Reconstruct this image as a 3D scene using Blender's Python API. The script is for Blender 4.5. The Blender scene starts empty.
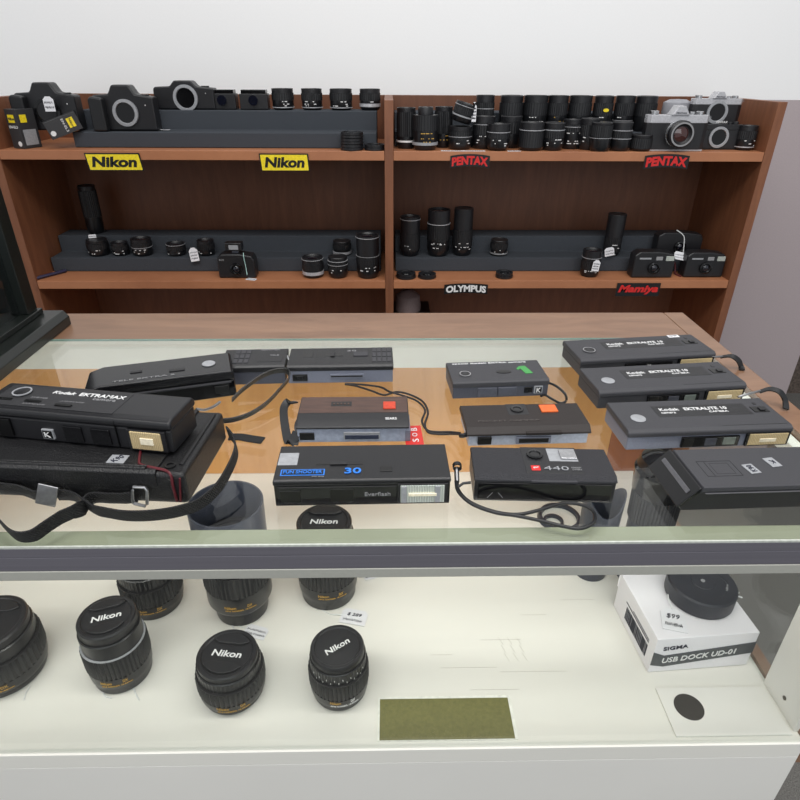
LAMP1, LAMP2, LAMP3, CASE_FILL, WORLD, EXPO = 34, 9, 19, 1.25, .5, 0.0
import bpy, math, random
from mathutils import Vector, Matrix
random.seed(4)
SC = bpy.context.scene
COL = SC.collection
PI = math.pi
# ------------------------------------------------------------------ camera model (world origin: counter top surface under the viewer)
F = 600.0; PITCH = math.radians(29); YAW = math.radians(1.2); ROLL = math.radians(.33)
CAM = Vector((0, 0, .3))
fw = Vector((math.sin(YAW)*math.cos(PITCH), math.cos(YAW)*math.cos(PITCH), -math.sin(PITCH)))
rt0 = Vector((math.cos(YAW), -math.sin(YAW), 0)); up0 = rt0.cross(fw)
RT = rt0*math.cos(ROLL) + up0*math.sin(ROLL); UP = up0*math.cos(ROLL) - rt0*math.sin(ROLL)
def ray(px, py): return fw*F + RT*(px-400) - UP*(py-400)
def atz(px, py, z):
    d = ray(px, py); t = (z-CAM.z)/d.z; return Vector((d.x*t, d.y*t, z))
def aty(px, py, Y):
    d = ray(px, py); t = Y/d.y; return Vector((d.x*t, Y, CAM.z+d.z*t))
def proj(p):
    d = Vector(p)-CAM; w = d.dot(fw); return (400+F*d.dot(RT)/w, 400-F*d.dot(UP)/w)
def Xof(px, Y, z):
    a, b = -3.0, 3.0
    for _ in range(40):
        m = (a+b)/2
        if proj((m, Y, z))[0] < px: a = m
        else: b = m
    return a
# ------------------------------------------------------------------ materials
def lin(c):
    c = c/255.0
    return c/12.92 if c <= .04045 else ((c+.055)/1.055)**2.4
MC = {}
def M(name, rgb, rough=.5, metal=0., bump=0., scale=300., var=.12, stretch=(1, 1, 1), spec=.5, coat=0.):
    if name in MC: return MC[name]
    m = bpy.data.materials.new(name); m.use_nodes = True
    nt = m.node_tree; b = nt.nodes['Principled BSDF']
    c = [lin(v) for v in rgb]
    tc = nt.nodes.new('ShaderNodeTexCoord'); mp = nt.nodes.new('ShaderNodeMapping')
    mp.inputs['Scale'].default_value = stretch
    nz = nt.nodes.new('ShaderNodeTexNoise'); nz.inputs['Scale'].default_value = scale; nz.inputs['Detail'].default_value = 4
    nt.links.new(tc.outputs['Object'], mp.inputs[0]); nt.links.new(mp.outputs[0], nz.inputs['Vector'])
    rp = nt.nodes.new('ShaderNodeValToRGB')
    rp.color_ramp.elements[0].position = .3; rp.color_ramp.elements[1].position = .7
    rp.color_ramp.elements[0].color = [v*(1-var) for v in c]+[1]
    rp.color_ramp.elements[1].color = [min(1, v*(1+var)) for v in c]+[1]
    nt.links.new(nz.outputs['Fac'], rp.inputs[0]); nt.links.new(rp.outputs[0], b.inputs['Base Color'])
    b.inputs['Roughness'].default_value = rough; b.inputs['Metallic'].default_value = metal
    b.inputs['Specular IOR Level'].default_value = spec
    b.inputs['Coat Weight'].default_value = coat
    if bump:
        bp = nt.nodes.new('ShaderNodeBump'); bp.inputs['Strength'].default_value = bump; bp.inputs['Distance'].default_value = .001
        nt.links.new(nz.outputs['Fac'], bp.inputs['Height']); nt.links.new(bp.outputs[0], b.inputs['Normal'])
    MC[name] = m; return m
def glassmat(name, tint, ior=1.5, rough=0.0):
    m = bpy.data.materials.new(name); m.use_nodes = True; nt = m.node_tree; nt.nodes.clear()
    out = nt.nodes.new('ShaderNodeOutputMaterial'); mix = nt.nodes.new('ShaderNodeMixShader')
    tr = nt.nodes.new('ShaderNodeBsdfTransparent'); gl = nt.nodes.new('ShaderNodeBsdfGlossy'); lw = nt.nodes.new('ShaderNodeLayerWeight'); lw.inputs['Blend'].default_value = .5
    pw = nt.nodes.new('ShaderNodeMath'); pw.operation = 'POWER'; pw.inputs[1].default_value = 5
    fr = nt.nodes.new('ShaderNodeMath'); fr.operation = 'MULTIPLY_ADD'; f0 = ((ior-1)/(ior+1))**2; fr.inputs[1].default_value = 1-f0; fr.inputs[2].default_value = f0
    nt.links.new(lw.outputs['Facing'], pw.inputs[0]); nt.links.new(pw.outputs[0], fr.inputs[0])
    nz = nt.nodes.new('ShaderNodeTexNoise'); nz.inputs['Scale'].default_value = 30
    mr = nt.nodes.new('ShaderNodeMapRange'); mr.inputs['To Min'].default_value = rough; mr.inputs['To Max'].default_value = rough+.015
    nt.links.new(nz.outputs['Fac'], mr.inputs['Value']); nt.links.new(mr.outputs[0], gl.inputs['Roughness'])
    tr.inputs['Color'].default_value = (*tint, 1); gl.inputs['Color'].default_value = (1, 1, 1, 1)
    nt.links.new(fr.outputs[0], mix.inputs[0]); nt.links.new(tr.outputs[0], mix.inputs[1]); nt.links.new(gl.outputs[0], mix.inputs[2])
    nt.links.new(mix.outputs[0], out.inputs[0]); MC[name] = m; return m
def woodmat(name, c1, c2, scale=3., stretch=(1, 1, 12), rough=.35, spec=.5):
    m = bpy.data.materials.new(name); m.use_nodes = True; nt = m.node_tree; b = nt.nodes['Principled BSDF']
    tc = nt.nodes.new('ShaderNodeTexCoord'); mp = nt.nodes.new('ShaderNodeMapping'); mp.inputs['Scale'].default_value = stretch
    n1 = nt.nodes.new('ShaderNodeTexNoise'); n1.inputs['Scale'].default_value = scale; n1.inputs['Detail'].default_value = 8; n1.inputs['Roughness'].default_value = .7
    n1.inputs['Distortion'].default_value = .6
    nt.links.new(tc.outputs['Object'], mp.inputs[0]); nt.links.new(mp.outputs[0], n1.inputs['Vector'])
    rp = nt.nodes.new('ShaderNodeValToRGB'); rp.color_ramp.elements[0].position = .32; rp.color_ramp.elements[1].position = .68
    rp.color_ramp.elements[0].color = [lin(v) for v in c1]+[1]; rp.color_ramp.elements[1].color = [lin(v) for v in c2]+[1]
    nt.links.new(n1.outputs['Fac'], rp.inputs[0]); nt.links.new(rp.outputs[0], b.inputs['Base Color'])
    b.inputs['Roughness'].default_value = rough; b.inputs['Specular IOR Level'].default_value = spec
    bp = nt.nodes.new('ShaderNodeBump'); bp.inputs['Strength'].default_value = .15; bp.inputs['Distance'].default_value = .001
    nt.links.new(n1.outputs['Fac'], bp.inputs['Height']); nt.links.new(bp.outputs[0], b.inputs['Normal'])
    MC[name] = m; return m
def wavemat(name, c, rough, metal, scale, axis='X', var=.35, bump=.5):
    m = bpy.data.materials.new(name); m.use_nodes = True; nt = m.node_tree; b = nt.nodes['Principled BSDF']
    tc = nt.nodes.new('ShaderNodeTexCoord'); w = nt.nodes.new('ShaderNodeTexWave'); w.bands_direction = axis; w.inputs['Scale'].default_value = scale
    w.inputs['Distortion'].default_value = 1.5
    nt.links.new(tc.outputs['Object'], w.inputs['Vector'])
    rp = nt.nodes.new('ShaderNodeValToRGB'); l = [lin(v) for v in c]
    rp.color_ramp.elements[0].color = [v*(1-var) for v in l]+[1]; rp.color_ramp.elements[1].color = [min(1, v*(1+var)) for v in l]+[1]
    nt.links.new(w.outputs['Fac'], rp.inputs[0]); nt.links.new(rp.outputs[0], b.inputs['Base Color'])
    b.inputs['Roughness'].default_value = rough; b.inputs['Metallic'].default_value = metal
    bp = nt.nodes.new('ShaderNodeBump'); bp.inputs['Strength'].default_value = bump; bp.inputs['Distance'].default_value = .001
    nt.links.new(w.outputs['Fac'], bp.inputs['Height']); nt.links.new(bp.outputs[0], b.inputs['Normal'])
    MC[name] = m; return m

BLK = M('black plastic', (28, 28, 31), .36, bump=.25, scale=1500)
JET = M('jet black plastic', (22, 22, 25), .35, bump=.2, scale=1500)
BLK2 = M('black lens barrel', (21, 22, 25), .3)
GLOSS = M('glossy black plastic', (14, 14, 16), .12, var=.05)
CHAR = M('charcoal plastic', (62, 62, 66), .5, bump=.35, scale=1600, spec=.35)
GREYP = M('blue grey plastic', (112, 116, 130), .4, bump=.3, scale=1200)
LGREY = M('light grey plastic', (150, 152, 156), .4)
SILV = M('silver metal', (190, 190, 192), .25, 1.)
SILVP = M('satin silver finish', (188, 188, 192), .35, .3)
STEEL = M('brushed steel', (160, 160, 162), .35, 1.)
RUB = M('rubber grip', (21, 22, 25), .45)
LEATH = M('black leather', (20, 20, 22), .4, bump=.8, scale=700)
WEB = wavemat('woven black webbing', (26, 26, 28), .7, 0, 220, 'DIAGONAL', .3, .8)
CORD = M('dark cord', (32, 28, 28), .6)
RED = M('red plastic', (190, 30, 25), .5)
MAROON = M('maroon piping', (86, 20, 30), .5)
ORANGE = M('orange button', (218, 100, 38), .4)
ORANGER = M('red orange button', (192, 60, 32), .4)
BROWNP = M('brown wood effect plastic', (74, 52, 44), .4, scale=60, stretch=(1, 6, 1), var=.25)
BROWNB = M('dark brown plastic', (44, 39, 38), .5, bump=.3, scale=1200, spec=.3)
GREEN = M('green label', (66, 148, 76), .5)
WHITE = M('white paint marking', (225, 225, 225), .5, var=.03)
GREYT = M('grey marking', (140, 140, 142), .5, var=.03)
LEGR = M('black recess', (8, 8, 9), .3)
GOLDT = M('gold marking', (190, 150, 70), .4)
BLUE = M('blue marking', (40, 120, 215), .5)
GOLD = wavemat('amber flash reflector', (208, 186, 142), .3, .15, 200, 'X', .10, .5)
FLASHW = wavemat('clear flash reflector', (205, 212, 205), .2, .3, 160, 'X', .15, .6)
ELEM = M('lens element', (16, 18, 30), .05, coat=1.)
PAPER = M('white paper tag', (228, 228, 232), .7, var=.03)
CARDW = M('white carton', (232, 230, 234), .45, var=.02)
CARDG = M('grey carton band', (70, 74, 78), .5)
INK = M('dark ink', (22, 24, 44), .6)
STRING = M('white string', (220, 222, 222), .6)
FOAM = M('dark grey foam', (66, 70, 76), .95, bump=.8, scale=900, var=.3, spec=.2)
HOOD = M('slate lens hood plastic', (52, 56, 68), .35)
YEL = M('yellow sign', (240, 215, 40), .35)
SIGNK = M('black sign card', (18, 18, 20), .4)
SIGNR = M('red lettering', (205, 35, 35), .45)
# ------------------------------------------------------------------ mesh helpers
class MB:
    def __init__(s): s.v = []; s.f = []
    def add(s, vs, fs):
        n = len(s.v); s.v += [tuple(v) for v in vs]; s.f += [tuple(i+n for i in f) for f in fs]; return s
    def box(s, x0, x1, y0, y1, z0, z1):
        vs = [(x, y, z) for z in (z0, z1) for y in (y0, y1) for x in (x0, x1)]
        return s.add(vs, [(0, 2, 3, 1), (4, 5, 7, 6), (0, 1, 5, 4), (2, 6, 7, 3), (0, 4, 6, 2), (1, 3, 7, 5)])
    def prism(s, pts, a, b, axis='x'):   # closed polygon extruded; axis x: pts=(y,z); y: pts=(x,z); z: pts=(x,y)
        def P(p, t): return (t, p[0], p[1]) if axis == 'x' else ((p[0], t, p[1]) if axis == 'y' else (p[0], p[1], t))
        n = len(pts); vs = [P(p, a) for p in pts]+[P(p, b) for p in pts]
        return s.add(vs, [tuple(range(n)), tuple(reversed(range(n, 2*n)))]+[(i, i+n, (i+1) % n+n, (i+1) % n) for i in range(n)])
    def lathe(s, prof, seg=40, o=(0, 0, 0), ribs=0., axis='z', skip=2):
        vs = []; n = len(prof)
        for i in range(seg):
            a = 2*PI*i/seg
            for r, z in prof:
                rr = r-(ribs if (i//1) % skip == 0 else 0) if r > 1e-6 else 0
                x, y = rr*math.cos(a), rr*math.sin(a)
                if axis == 'z': vs.append((o[0]+x, o[1]+y, o[2]+z))
                elif axis == 'y': vs.append((o[0]+x, o[1]-z, o[2]+y))   # outwards = -y
                else: vs.append((o[0]+z, o[1]+x, o[2]+y))
        fs = []
        for i in range(seg):
            j = (i+1) % seg
            for k in range(n-1): fs.append((i*n+k, j*n+k, j*n+k+1, i*n+k+1))
        closed = prof[0] == prof[-1]
        if prof[0][0] > 1e-6 and not closed: fs.append(tuple(i*n for i in reversed(range(seg))))
        if prof[-1][0] > 1e-6 and not closed: fs.append(tuple(i*n+n-1 for i in range(seg)))
        return s.add(vs, fs)
    def tube(s, pts, r, seg=8):
        P = [Vector(p) for p in pts]; n = len(P); vs = []
        for i, p in enumerate(P):
            t = (P[min(i+1, n-1)]-P[max(i-1, 0)]).normalized()
            up = Vector((0, 0, 1)) if abs(t.z) < .9 else Vector((1, 0, 0))
            a = t.cross(up).normalized(); b = a.cross(t)
            for k in range(seg):
                q = 2*PI*k/seg; vs.append(p+a*r*math.cos(q)+b*r*math.sin(q))
        fs = [(i*seg+k, i*seg+(k+1) % seg, (i+1)*seg+(k+1) % seg, (i+1)*seg+k) for i in range(n-1) for k in range(seg)]
        fs += [tuple(reversed(range(seg))), tuple((n-1)*seg+k for k in range(seg))]
        return s.add(vs, fs)
    def ribbon(s, pts, wdirs, w, th):     # flat band; wdirs = direction of the width at each point
        P = [Vector(p) for p in pts]; n = len(P); vs = []
        for i, p in enumerate(P):
            t = (P[min(i+1, n-1)]-P[max(i-1, 0)]).normalized(); a = Vector(wdirs[i] if isinstance(wdirs, list) else wdirs)
            a = (a-t*a.dot(t)).normalized(); b = t.cross(a)
            for u, v in ((-1, -1), (1, -1), (1, 1), (-1, 1)): vs.append(p+a*u*w/2+b*v*th/2)
        fs = [(i*4+k, i*4+(k+1) % 4, (i+1)*4+(k+1) % 4, (i+1)*4+k) for i in range(n-1) for k in range(4)]
        fs += [(3, 2, 1, 0), tuple((n-1)*4+k for k in range(4))]
        return s.add(vs, fs)
    def xf(s, mat): s.v = [tuple(mat @ Vector(v)) for v in s.v]; return s
    def build(s, name, m, parent=None, bevel=0., smooth=True, seg=2, loc=None, rot=None, label=None):
        me = bpy.data.meshes.new(name); me.from_pydata(s.v, [], s.f); me.update()
        import bmesh as _b
        bm = _b.new(); bm.from_mesh(me); _b.ops.recalc_face_normals(bm, faces=bm.faces); bm.to_mesh(me); bm.free()
        me.materials.append(m)
        if smooth:
            me.polygons.foreach_set('use_smooth', [True]*len(me.polygons))
            if not bevel: me.set_sharp_from_angle(angle=math.radians(35))
        o = bpy.data.objects.new(name, me); COL.objects.link(o)
        if parent: o.parent = parent
        if loc is not None: o.location = loc
        if rot is not None: o.rotation_euler = rot
        if bevel:
            b = o.modifiers.new('b', 'BEVEL'); b.width = bevel; b.segments = seg; b.limit_method = 'ANGLE'; b.angle_limit = math.radians(25)
            b.harden_normals = True
        if label: o['label'] = label
        return o
def catmull(pts, n=6):
    P = [Vector(p) for p in pts]; out = []
    for i in range(len(P)-1):
        a, b, c, d = P[max(i-1, 0)], P[i], P[i+1], P[min(i+2, len(P)-1)]
        for k in range(n):
            t = k/n
            out.append(.5*((2*b)+(c-a)*t+(2*a-5*b+4*c-d)*t*t+(3*b-a-3*c+d)*t**3))
    out.append(P[-1]); return out
def tag(o, label=None, cat=None, group=None, kind=None):
    if label: o['label'] = label
    if cat: o['category'] = cat
    if group: o['group'] = group
    if kind: o['kind'] = kind
    return o
def empty(name, loc, rz=0., label=None, cat=None, group=None, rot=None):
    o = bpy.data.objects.new(name, None); COL.objects.link(o); o.empty_display_size = .01
    o.location = loc; o.rotation_euler = rot or (0, 0, rz)
    return tag(o, label, cat, group)
def text(body, w, h, m, parent, loc, face='top', rz=0., bold=.0, shear=0., arc=0., depth=.0003, name='lettering', label=None):
    cu = bpy.data.curves.new('t', 'FONT'); cu.body = body; cu.resolution_u = 3; cu.extrude = .05; cu.offset = bold*.35; cu.shear = shear
    cu.align_x = 'CENTER'; cu.align_y = 'CENTER'
    t = bpy.data.objects.new('t', cu); me0 = t.to_mesh(); vs = [v.co.copy() for v in me0.vertices]; fs = [tuple(p.vertices) for p in me0.polygons]
    t.to_mesh_clear(); bpy.data.objects.remove(t); bpy.data.curves.remove(cu)
    x0 = min(v.x for v in vs); x1 = max(v.x for v in vs); y0 = min(v.y for v in vs); y1 = max(v.y for v in vs)
    out = []
    for v in vs:
        x = ((v.x-x0)/(x1-x0)-.5)*w; y = ((v.y-y0)/(y1-y0)-.5)*h
        y += arc*(1-(2*x/w)**2)
        out.append((x, y, depth if v.z > 0 else -depth))
    mb = MB(); mb.v = out; mb.f = fs
    rot = {'top': (0, 0, rz), 'front': (PI/2, 0, rz)}[face]
    o = mb.build(name, m, parent, smooth=False, loc=loc, rot=rot, label=label)
    return o
def plate(name, x0, x1, y0, y1, z0, z1, m, parent, bevel=.0004, label=None):
    return MB().box(x0, x1, y0, y1, z0, z1).build(name, m, parent, bevel=bevel, label=label)
def struct(name, mb, m, bevel=0.):
    o = mb.build(name, m, None, bevel=bevel); o['kind'] = 'structure'; return o
# ------------------------------------------------------------------ setting
FLOORZ = -.95
CARPET = M('grey carpet', (112, 110, 106), .95, bump=1., scale=420, var=.5)
WALLG = M('grey wall paint', (178, 166, 168), .85, bump=.15, scale=250, var=.04)
WALLW = M('white wall paint', (246, 246, 246), .85, bump=.1, scale=250, var=.01)
WX = Xof(800, 1.8, aty(800, 355, 1.8).z)
struct('floor', MB().box(-3, 3.5, -1.5, 2.4, FLOORZ-.05, FLOORZ), CARPET)
struct('wall_back', MB().box(-3, WX, 1.80, 1.9, FLOORZ, .228), WALLG)
struct('wall_upper', MB().box(-3, WX, 1.80, 1.9, .228, 1.7), WALLW)
# shelving unit
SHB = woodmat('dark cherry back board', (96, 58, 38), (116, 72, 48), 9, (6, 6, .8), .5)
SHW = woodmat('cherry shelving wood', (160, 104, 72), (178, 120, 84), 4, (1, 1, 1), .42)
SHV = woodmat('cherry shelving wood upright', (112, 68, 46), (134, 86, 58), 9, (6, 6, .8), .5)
U0, U1, YF, YB = -.887, .877, 1.45, 1.735
ZS = [.115, -.185, -.49, -.80]; TH = .02
unit = empty('shelving_unit', (0, 1.6, FLOORZ), label='reddish brown wooden shelving unit holding lenses and cameras behind the counter', cat='shelf')
def cpart(mb, name, m, root, bevel=.001, label=None):
    o = mb.build(name, m, root, bevel=bevel, label=label); o.matrix_parent_inverse = Matrix.Translation(root.location).inverted(); return o
ZTOP = .238
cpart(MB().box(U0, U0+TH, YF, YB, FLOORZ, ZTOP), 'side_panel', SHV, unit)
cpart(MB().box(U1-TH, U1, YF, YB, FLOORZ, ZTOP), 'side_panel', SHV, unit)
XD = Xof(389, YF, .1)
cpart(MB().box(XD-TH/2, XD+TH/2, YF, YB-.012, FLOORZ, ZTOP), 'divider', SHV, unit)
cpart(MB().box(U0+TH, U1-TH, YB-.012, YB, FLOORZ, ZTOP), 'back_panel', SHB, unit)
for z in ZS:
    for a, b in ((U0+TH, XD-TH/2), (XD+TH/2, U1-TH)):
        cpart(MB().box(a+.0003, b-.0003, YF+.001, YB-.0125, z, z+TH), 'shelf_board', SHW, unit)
# ------------------------------------------------------------------ display counter
RIMW = woodmat('worn brown counter rim', (112, 82, 62), (144, 110, 86), 5, (1, 5, 1), .3, .6)
GOLDW = woodmat('golden plywood', (206, 146, 84), (224, 168, 104), 6, (5, 1, .6), .4)
ENDW = woodmat('reddish end strip', (150, 88, 52), (168, 104, 64), 6, (5, 1, .6), .4)
CREAM = M('cream laminate', (230, 228, 222), .45, scale=6, var=.02)
CREAMD = M('cream laminate deck', (232, 230, 222), .4, scale=14, stretch=(.3, 3, 1), var=.03)
WRAIL = M('white painted rail', (238, 240, 232), .5, var=.02, scale=20)
LEDGE = M('pale green grey ledge', (146, 150, 130), .5, var=.04, scale=30)
ALU = M('dark grey anodised metal', (104, 102, 110), .4, .2, scale=60, stretch=(.1, 8, 8), var=.06)
ALUL = M('pale grey metal lip', (168, 168, 160), .45, .1, var=.03)
GEDGE = M('green glass edge', (120, 150, 140), .2, var=.1)
TOPG = glassmat('counter glass', (.975, .985, .975), 1.42)
FRG = glassmat('front glass', (.97, .98, .97), 1.35)
XR, XL, YFR, YGB, YRB = .387, -.80, .327, .70, .793
DZ = -.25
ctr = empty('display_counter', (-.2, .55, FLOORZ), label='glass topped display counter with brown wooden rim and grey metal front edge', cat='counter')
C = lambda mb, n, m, b=.0006, l=None: cpart(mb, n, m, ctr, b, l)
C(MB().box(XL, XR, YFR+.0015, YGB, -.006, 0), 'glass_top', TOPG, 0, 'clear glass top')
C(MB().box(XL, XR, YGB+.0001, YGB+.0016, -.002, .0002), 'glass_edge_strip', GEDGE, 0)
C(MB().box(XL, XR, YFR, YFR+.0014, -.0014, .0003), 'edge_highlight', M('painted edge highlight', (200, 204, 196), .3, .2), 0)  # highlight along the glass edge, put in as a thin pale strip
C(MB().box(XL, XR, YGB+.0018, YRB, -.003, 0).box(XR+.0005, XR+.028, YFR, YRB, -.03, 0), 'wooden_rim', RIMW, .002)
C(MB().box(XL, XR, .758, .778, -.069, -.0032), 'upper_rail', WRAIL)
C(MB().box(XR-.012, XR-.0005, YFR+.03, .7575, -.02, -.0066), 'side_rail', WRAIL)
C(MB().box(XL, XR-.052, .760, .775, DZ, -.0695), 'back_panel', GOLDW)
C(MB().box(XR-.0518, XR, .760, .775, DZ, -.0695), 'back_end_strip', ENDW)  # redder strip closing the right end of the back panel
C(MB().box(XL, XR, YFR+.0014, YFR+.0245, -.0098, -.0063), 'front_ledge', LEDGE)
C(MB().box(XL, XR, YFR, YFR+.0012, -.0100, -.0016).box(XL, XR, YFR, YFR+.012, -.023, -.0100), 'front_edge_rail', ALU)
C(MB().box(XL, XR, YFR-.0005, YFR+.010, -.032, -.0231), 'front_edge_lip', ALUL)
C(MB().box(XL, XR-.002, YFR+.002, YFR+.006, DZ, -.0321), 'front_glass', FRG, 0, 'clear front glass pane')
C(MB().box(XR-.004, XR, .392, .7575, DZ, -.0206), 'end_glass', FRG, 0, 'clear end glass pane')
C(MB().box(XL, XR, YFR, .775, DZ-.02, DZ-.0002), 'deck', CREAMD)
C(MB().box(XR+.0002, XR+.012, YFR, .775, DZ-.03, DZ+.004), 'end_trim', RIMW)
C(MB().box(XR-.0045, XR+.016, YFR+.012, .391, DZ, -.0325), 'corner_stile', CREAM)
C(MB().lathe([(0, 0), (.0022, 0), (.0022, .001), (0, .001)], 16, (XR-.0045, .362, DZ+.017), axis='x').xf(Matrix.Translation((-.0008, 0, 0))), 'screw', M('dark screw', (90, 85, 75), .4, .6), 0, 'dark screw head')
C(MB().box(XL, XR, YFR, YFR+.02, FLOORZ, DZ-.0202).box(XL, XL+.02, YFR, .775, FLOORZ, DZ-.0202).box(XR-.02, XR, YFR+.02, .775, FLOORZ, DZ-.0202).box(XL+.02, XR-.02, .755, .775, FLOORZ, DZ-.0202), 'base_cabinet', CREAM)
C(MB().box(XL-.02, XL-.0002, YFR, .775, FLOORZ, -.0005), 'end_panel', CREAM)
# scratches and the corner of a mat lying on the deck
def dz(px, py, z=DZ): return atz(px, py, z)
a = dz(378, 697.5); b = dz(510, 696.5)
mt = MB().box(a.x, b.x, YFR+.008, a.y, DZ+.0002, DZ+.0012).build('display_mat', M('white mat border', (235, 235, 228), .5), None)
tag(mt, 'flat white bordered card with olive centre at the front of the lower shelf', 'card')
MB().box(a.x+.002, b.x-.003, YFR+.0085, a.y-.003, DZ+.0012, DZ+.0016).build('printed_area', M('olive print', (110, 108, 60), .4), mt, label='dark olive printed centre')
a = dz(655, 689)
pad = tag(MB().box(a.x, .379, YFR+.008, a.y, DZ+.0002, DZ+.002).build('display_card', CREAM, None, bevel=.0003), 'cream card with dark round mark at the right front of the lower shelf', 'card')
p = dz(684, 699)
MB().lathe([(0, 0), (.014, 0), (.014, .0006), (0, .0006)], 32, (p.x, p.y-.010, DZ+.002)).build('round_mark', M('dark print', (50, 46, 42), .5), pad, label='dark round printed mark')
# ------------------------------------------------------------------ black framed case at the left
BFR = M('black frame lacquer', (20, 24, 22), .28, var=.1)
bc = empty('countertop_case', (-.52, .66, 0), label='black framed glass case standing on the left end of the counter', cat='display case')
B_ = lambda mb, n, m, b=.001, l=None: cpart(mb, n, m, bc, b, l)
xb = -.420
B_(MB().prism([(-.78, .0005), (xb, .0005), (xb, .012), (xb-.006, .020), (-.78, .020)], .42, .752, 'y'), 'base', BFR)
B_(MB().box(-.78, xb-.026, .43, .742, .0201, .027), 'base_step', BFR)
B_(MB().box(xb-.052, xb-.030, .716, .738, .0272, .50), 'corner_post', BFR)
B_(MB().box(xb-.052, xb-.030, .435, .457, .0272, .50).box(-.775, -.753, .435, .457, .0272, .50).box(-.775, -.753, .716, .738, .0272, .50), 'corner_post', BFR)
B_(MB().box(-.778, xb-.028, .432, .741, .5002, .52), 'top_frame', BFR)
B_(MB().box(xb-.043, xb-.040, .458, .715, .0272, .4998), 'glass_pane', glassmat('case side glass', (.75, .78, .78), 1.5), 0, 'clear side pane')
B_(MB().box(-.752, xb-.054, .722, .728, .0272, .4998), 'back_board', M('case back board', (30, 34, 36), .4))
for i, (z, n) in enumerate(((.03, 3), (.15, 3), (.27, 3))):
    if i: B_(MB().box(-.750, xb-.056, .46, .715, z-.008, z-.002), 'glass_shelf', glassmat('dim shelf glass%d' % i, (.7, .8, .76), 1.5), 0)
# ------------------------------------------------------------------ beyond the end of the grey wall
FABW = M('brown grey flecked wall covering', (104, 92, 84), .95, bump=1., scale=90, var=.45)
struct('wall_right', MB().box(1.2, 3.5, 2.3, 2.4, FLOORZ, 1.7), FABW)
# ------------------------------------------------------------------ compact pocket cameras on the counter
G0 = .0004   # resting height above the glass
CAT = 'camera'
PC = 'pocket cameras laid out on the glass counter'
def cam_root(name, label, p, q, z=G0):
    a, b = atz(*p, 0), atz(*q, 0)
    rz = math.atan2(b.y-a.y, b.x-a.x)
    return empty(name, (a.x, a.y-.0012, z), rz, label, CAT, PC), (b-a).length
def shells(r, W, D, H, zs, mt, mf, ch=.0014, inset=0.0006, bev=.0007, names=('top_cover', 'front_body')):
    MB().box(inset, W-inset, inset, D-inset, 0, zs).build(names[1], mf, r, bevel=bev)
    MB().prism([(0, zs+.0002), (0, H-ch), (ch*1.4, H), (D-ch, H), (D, H-ch), (D, zs+.0002)], 0, W).build(names[0], mt, r, bevel=bev)
def cordp(name, pts, rad, m, root, n=6, z0=None):
    P = catmull([atz(x, y, z) for x, y, z in pts], n)
    inv = (Matrix.Translation(root.location) @ Matrix.Rotation(root.rotation_euler.z, 4, 'Z')).inverted()
    return MB().tube([inv @ p for p in P], rad).build(name, m, root)
def bandp(name, pts, w, th, m, root, n=6, wd=(0, 0, 1)):
    P = catmull([atz(x, y, z) for x, y, z in pts], n)
    inv = (Matrix.Translation(root.location) @ Matrix.Rotation(root.rotation_euler.z, 4, 'Z')).inverted()
    return MB().ribbon([inv @ p for p in P], inv.to_3x3() @ Vector(wd), w, th).build(name, m, root)
def scribble(parent, m, x0, x1, y0, y1, z, rows, name='handwriting', face='top', seed=1, r=.0002):
    rd = random.Random(seed); mb = MB()
    for k in range(rows):
        yc = y1-(k+.5)*(y1-y0)/rows; x = x0
        while x < x1-.001:
            L = (x1-x0)*rd.uniform(.08, .16); h = (y1-y0)/rows*.3
            pts = [(x, yc-h*rd.random(), z), (x+L*.3, yc+h, z), (x+L*.5, yc-h*.6, z), (x+L*.8, yc+h*rd.random(), z)]
            if face == 'front': pts = [(a, z, b) for a, b, c in pts]
            mb.tube(pts, r, 4); x += L
    return mb.build(name, m, parent, smooth=False)
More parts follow.
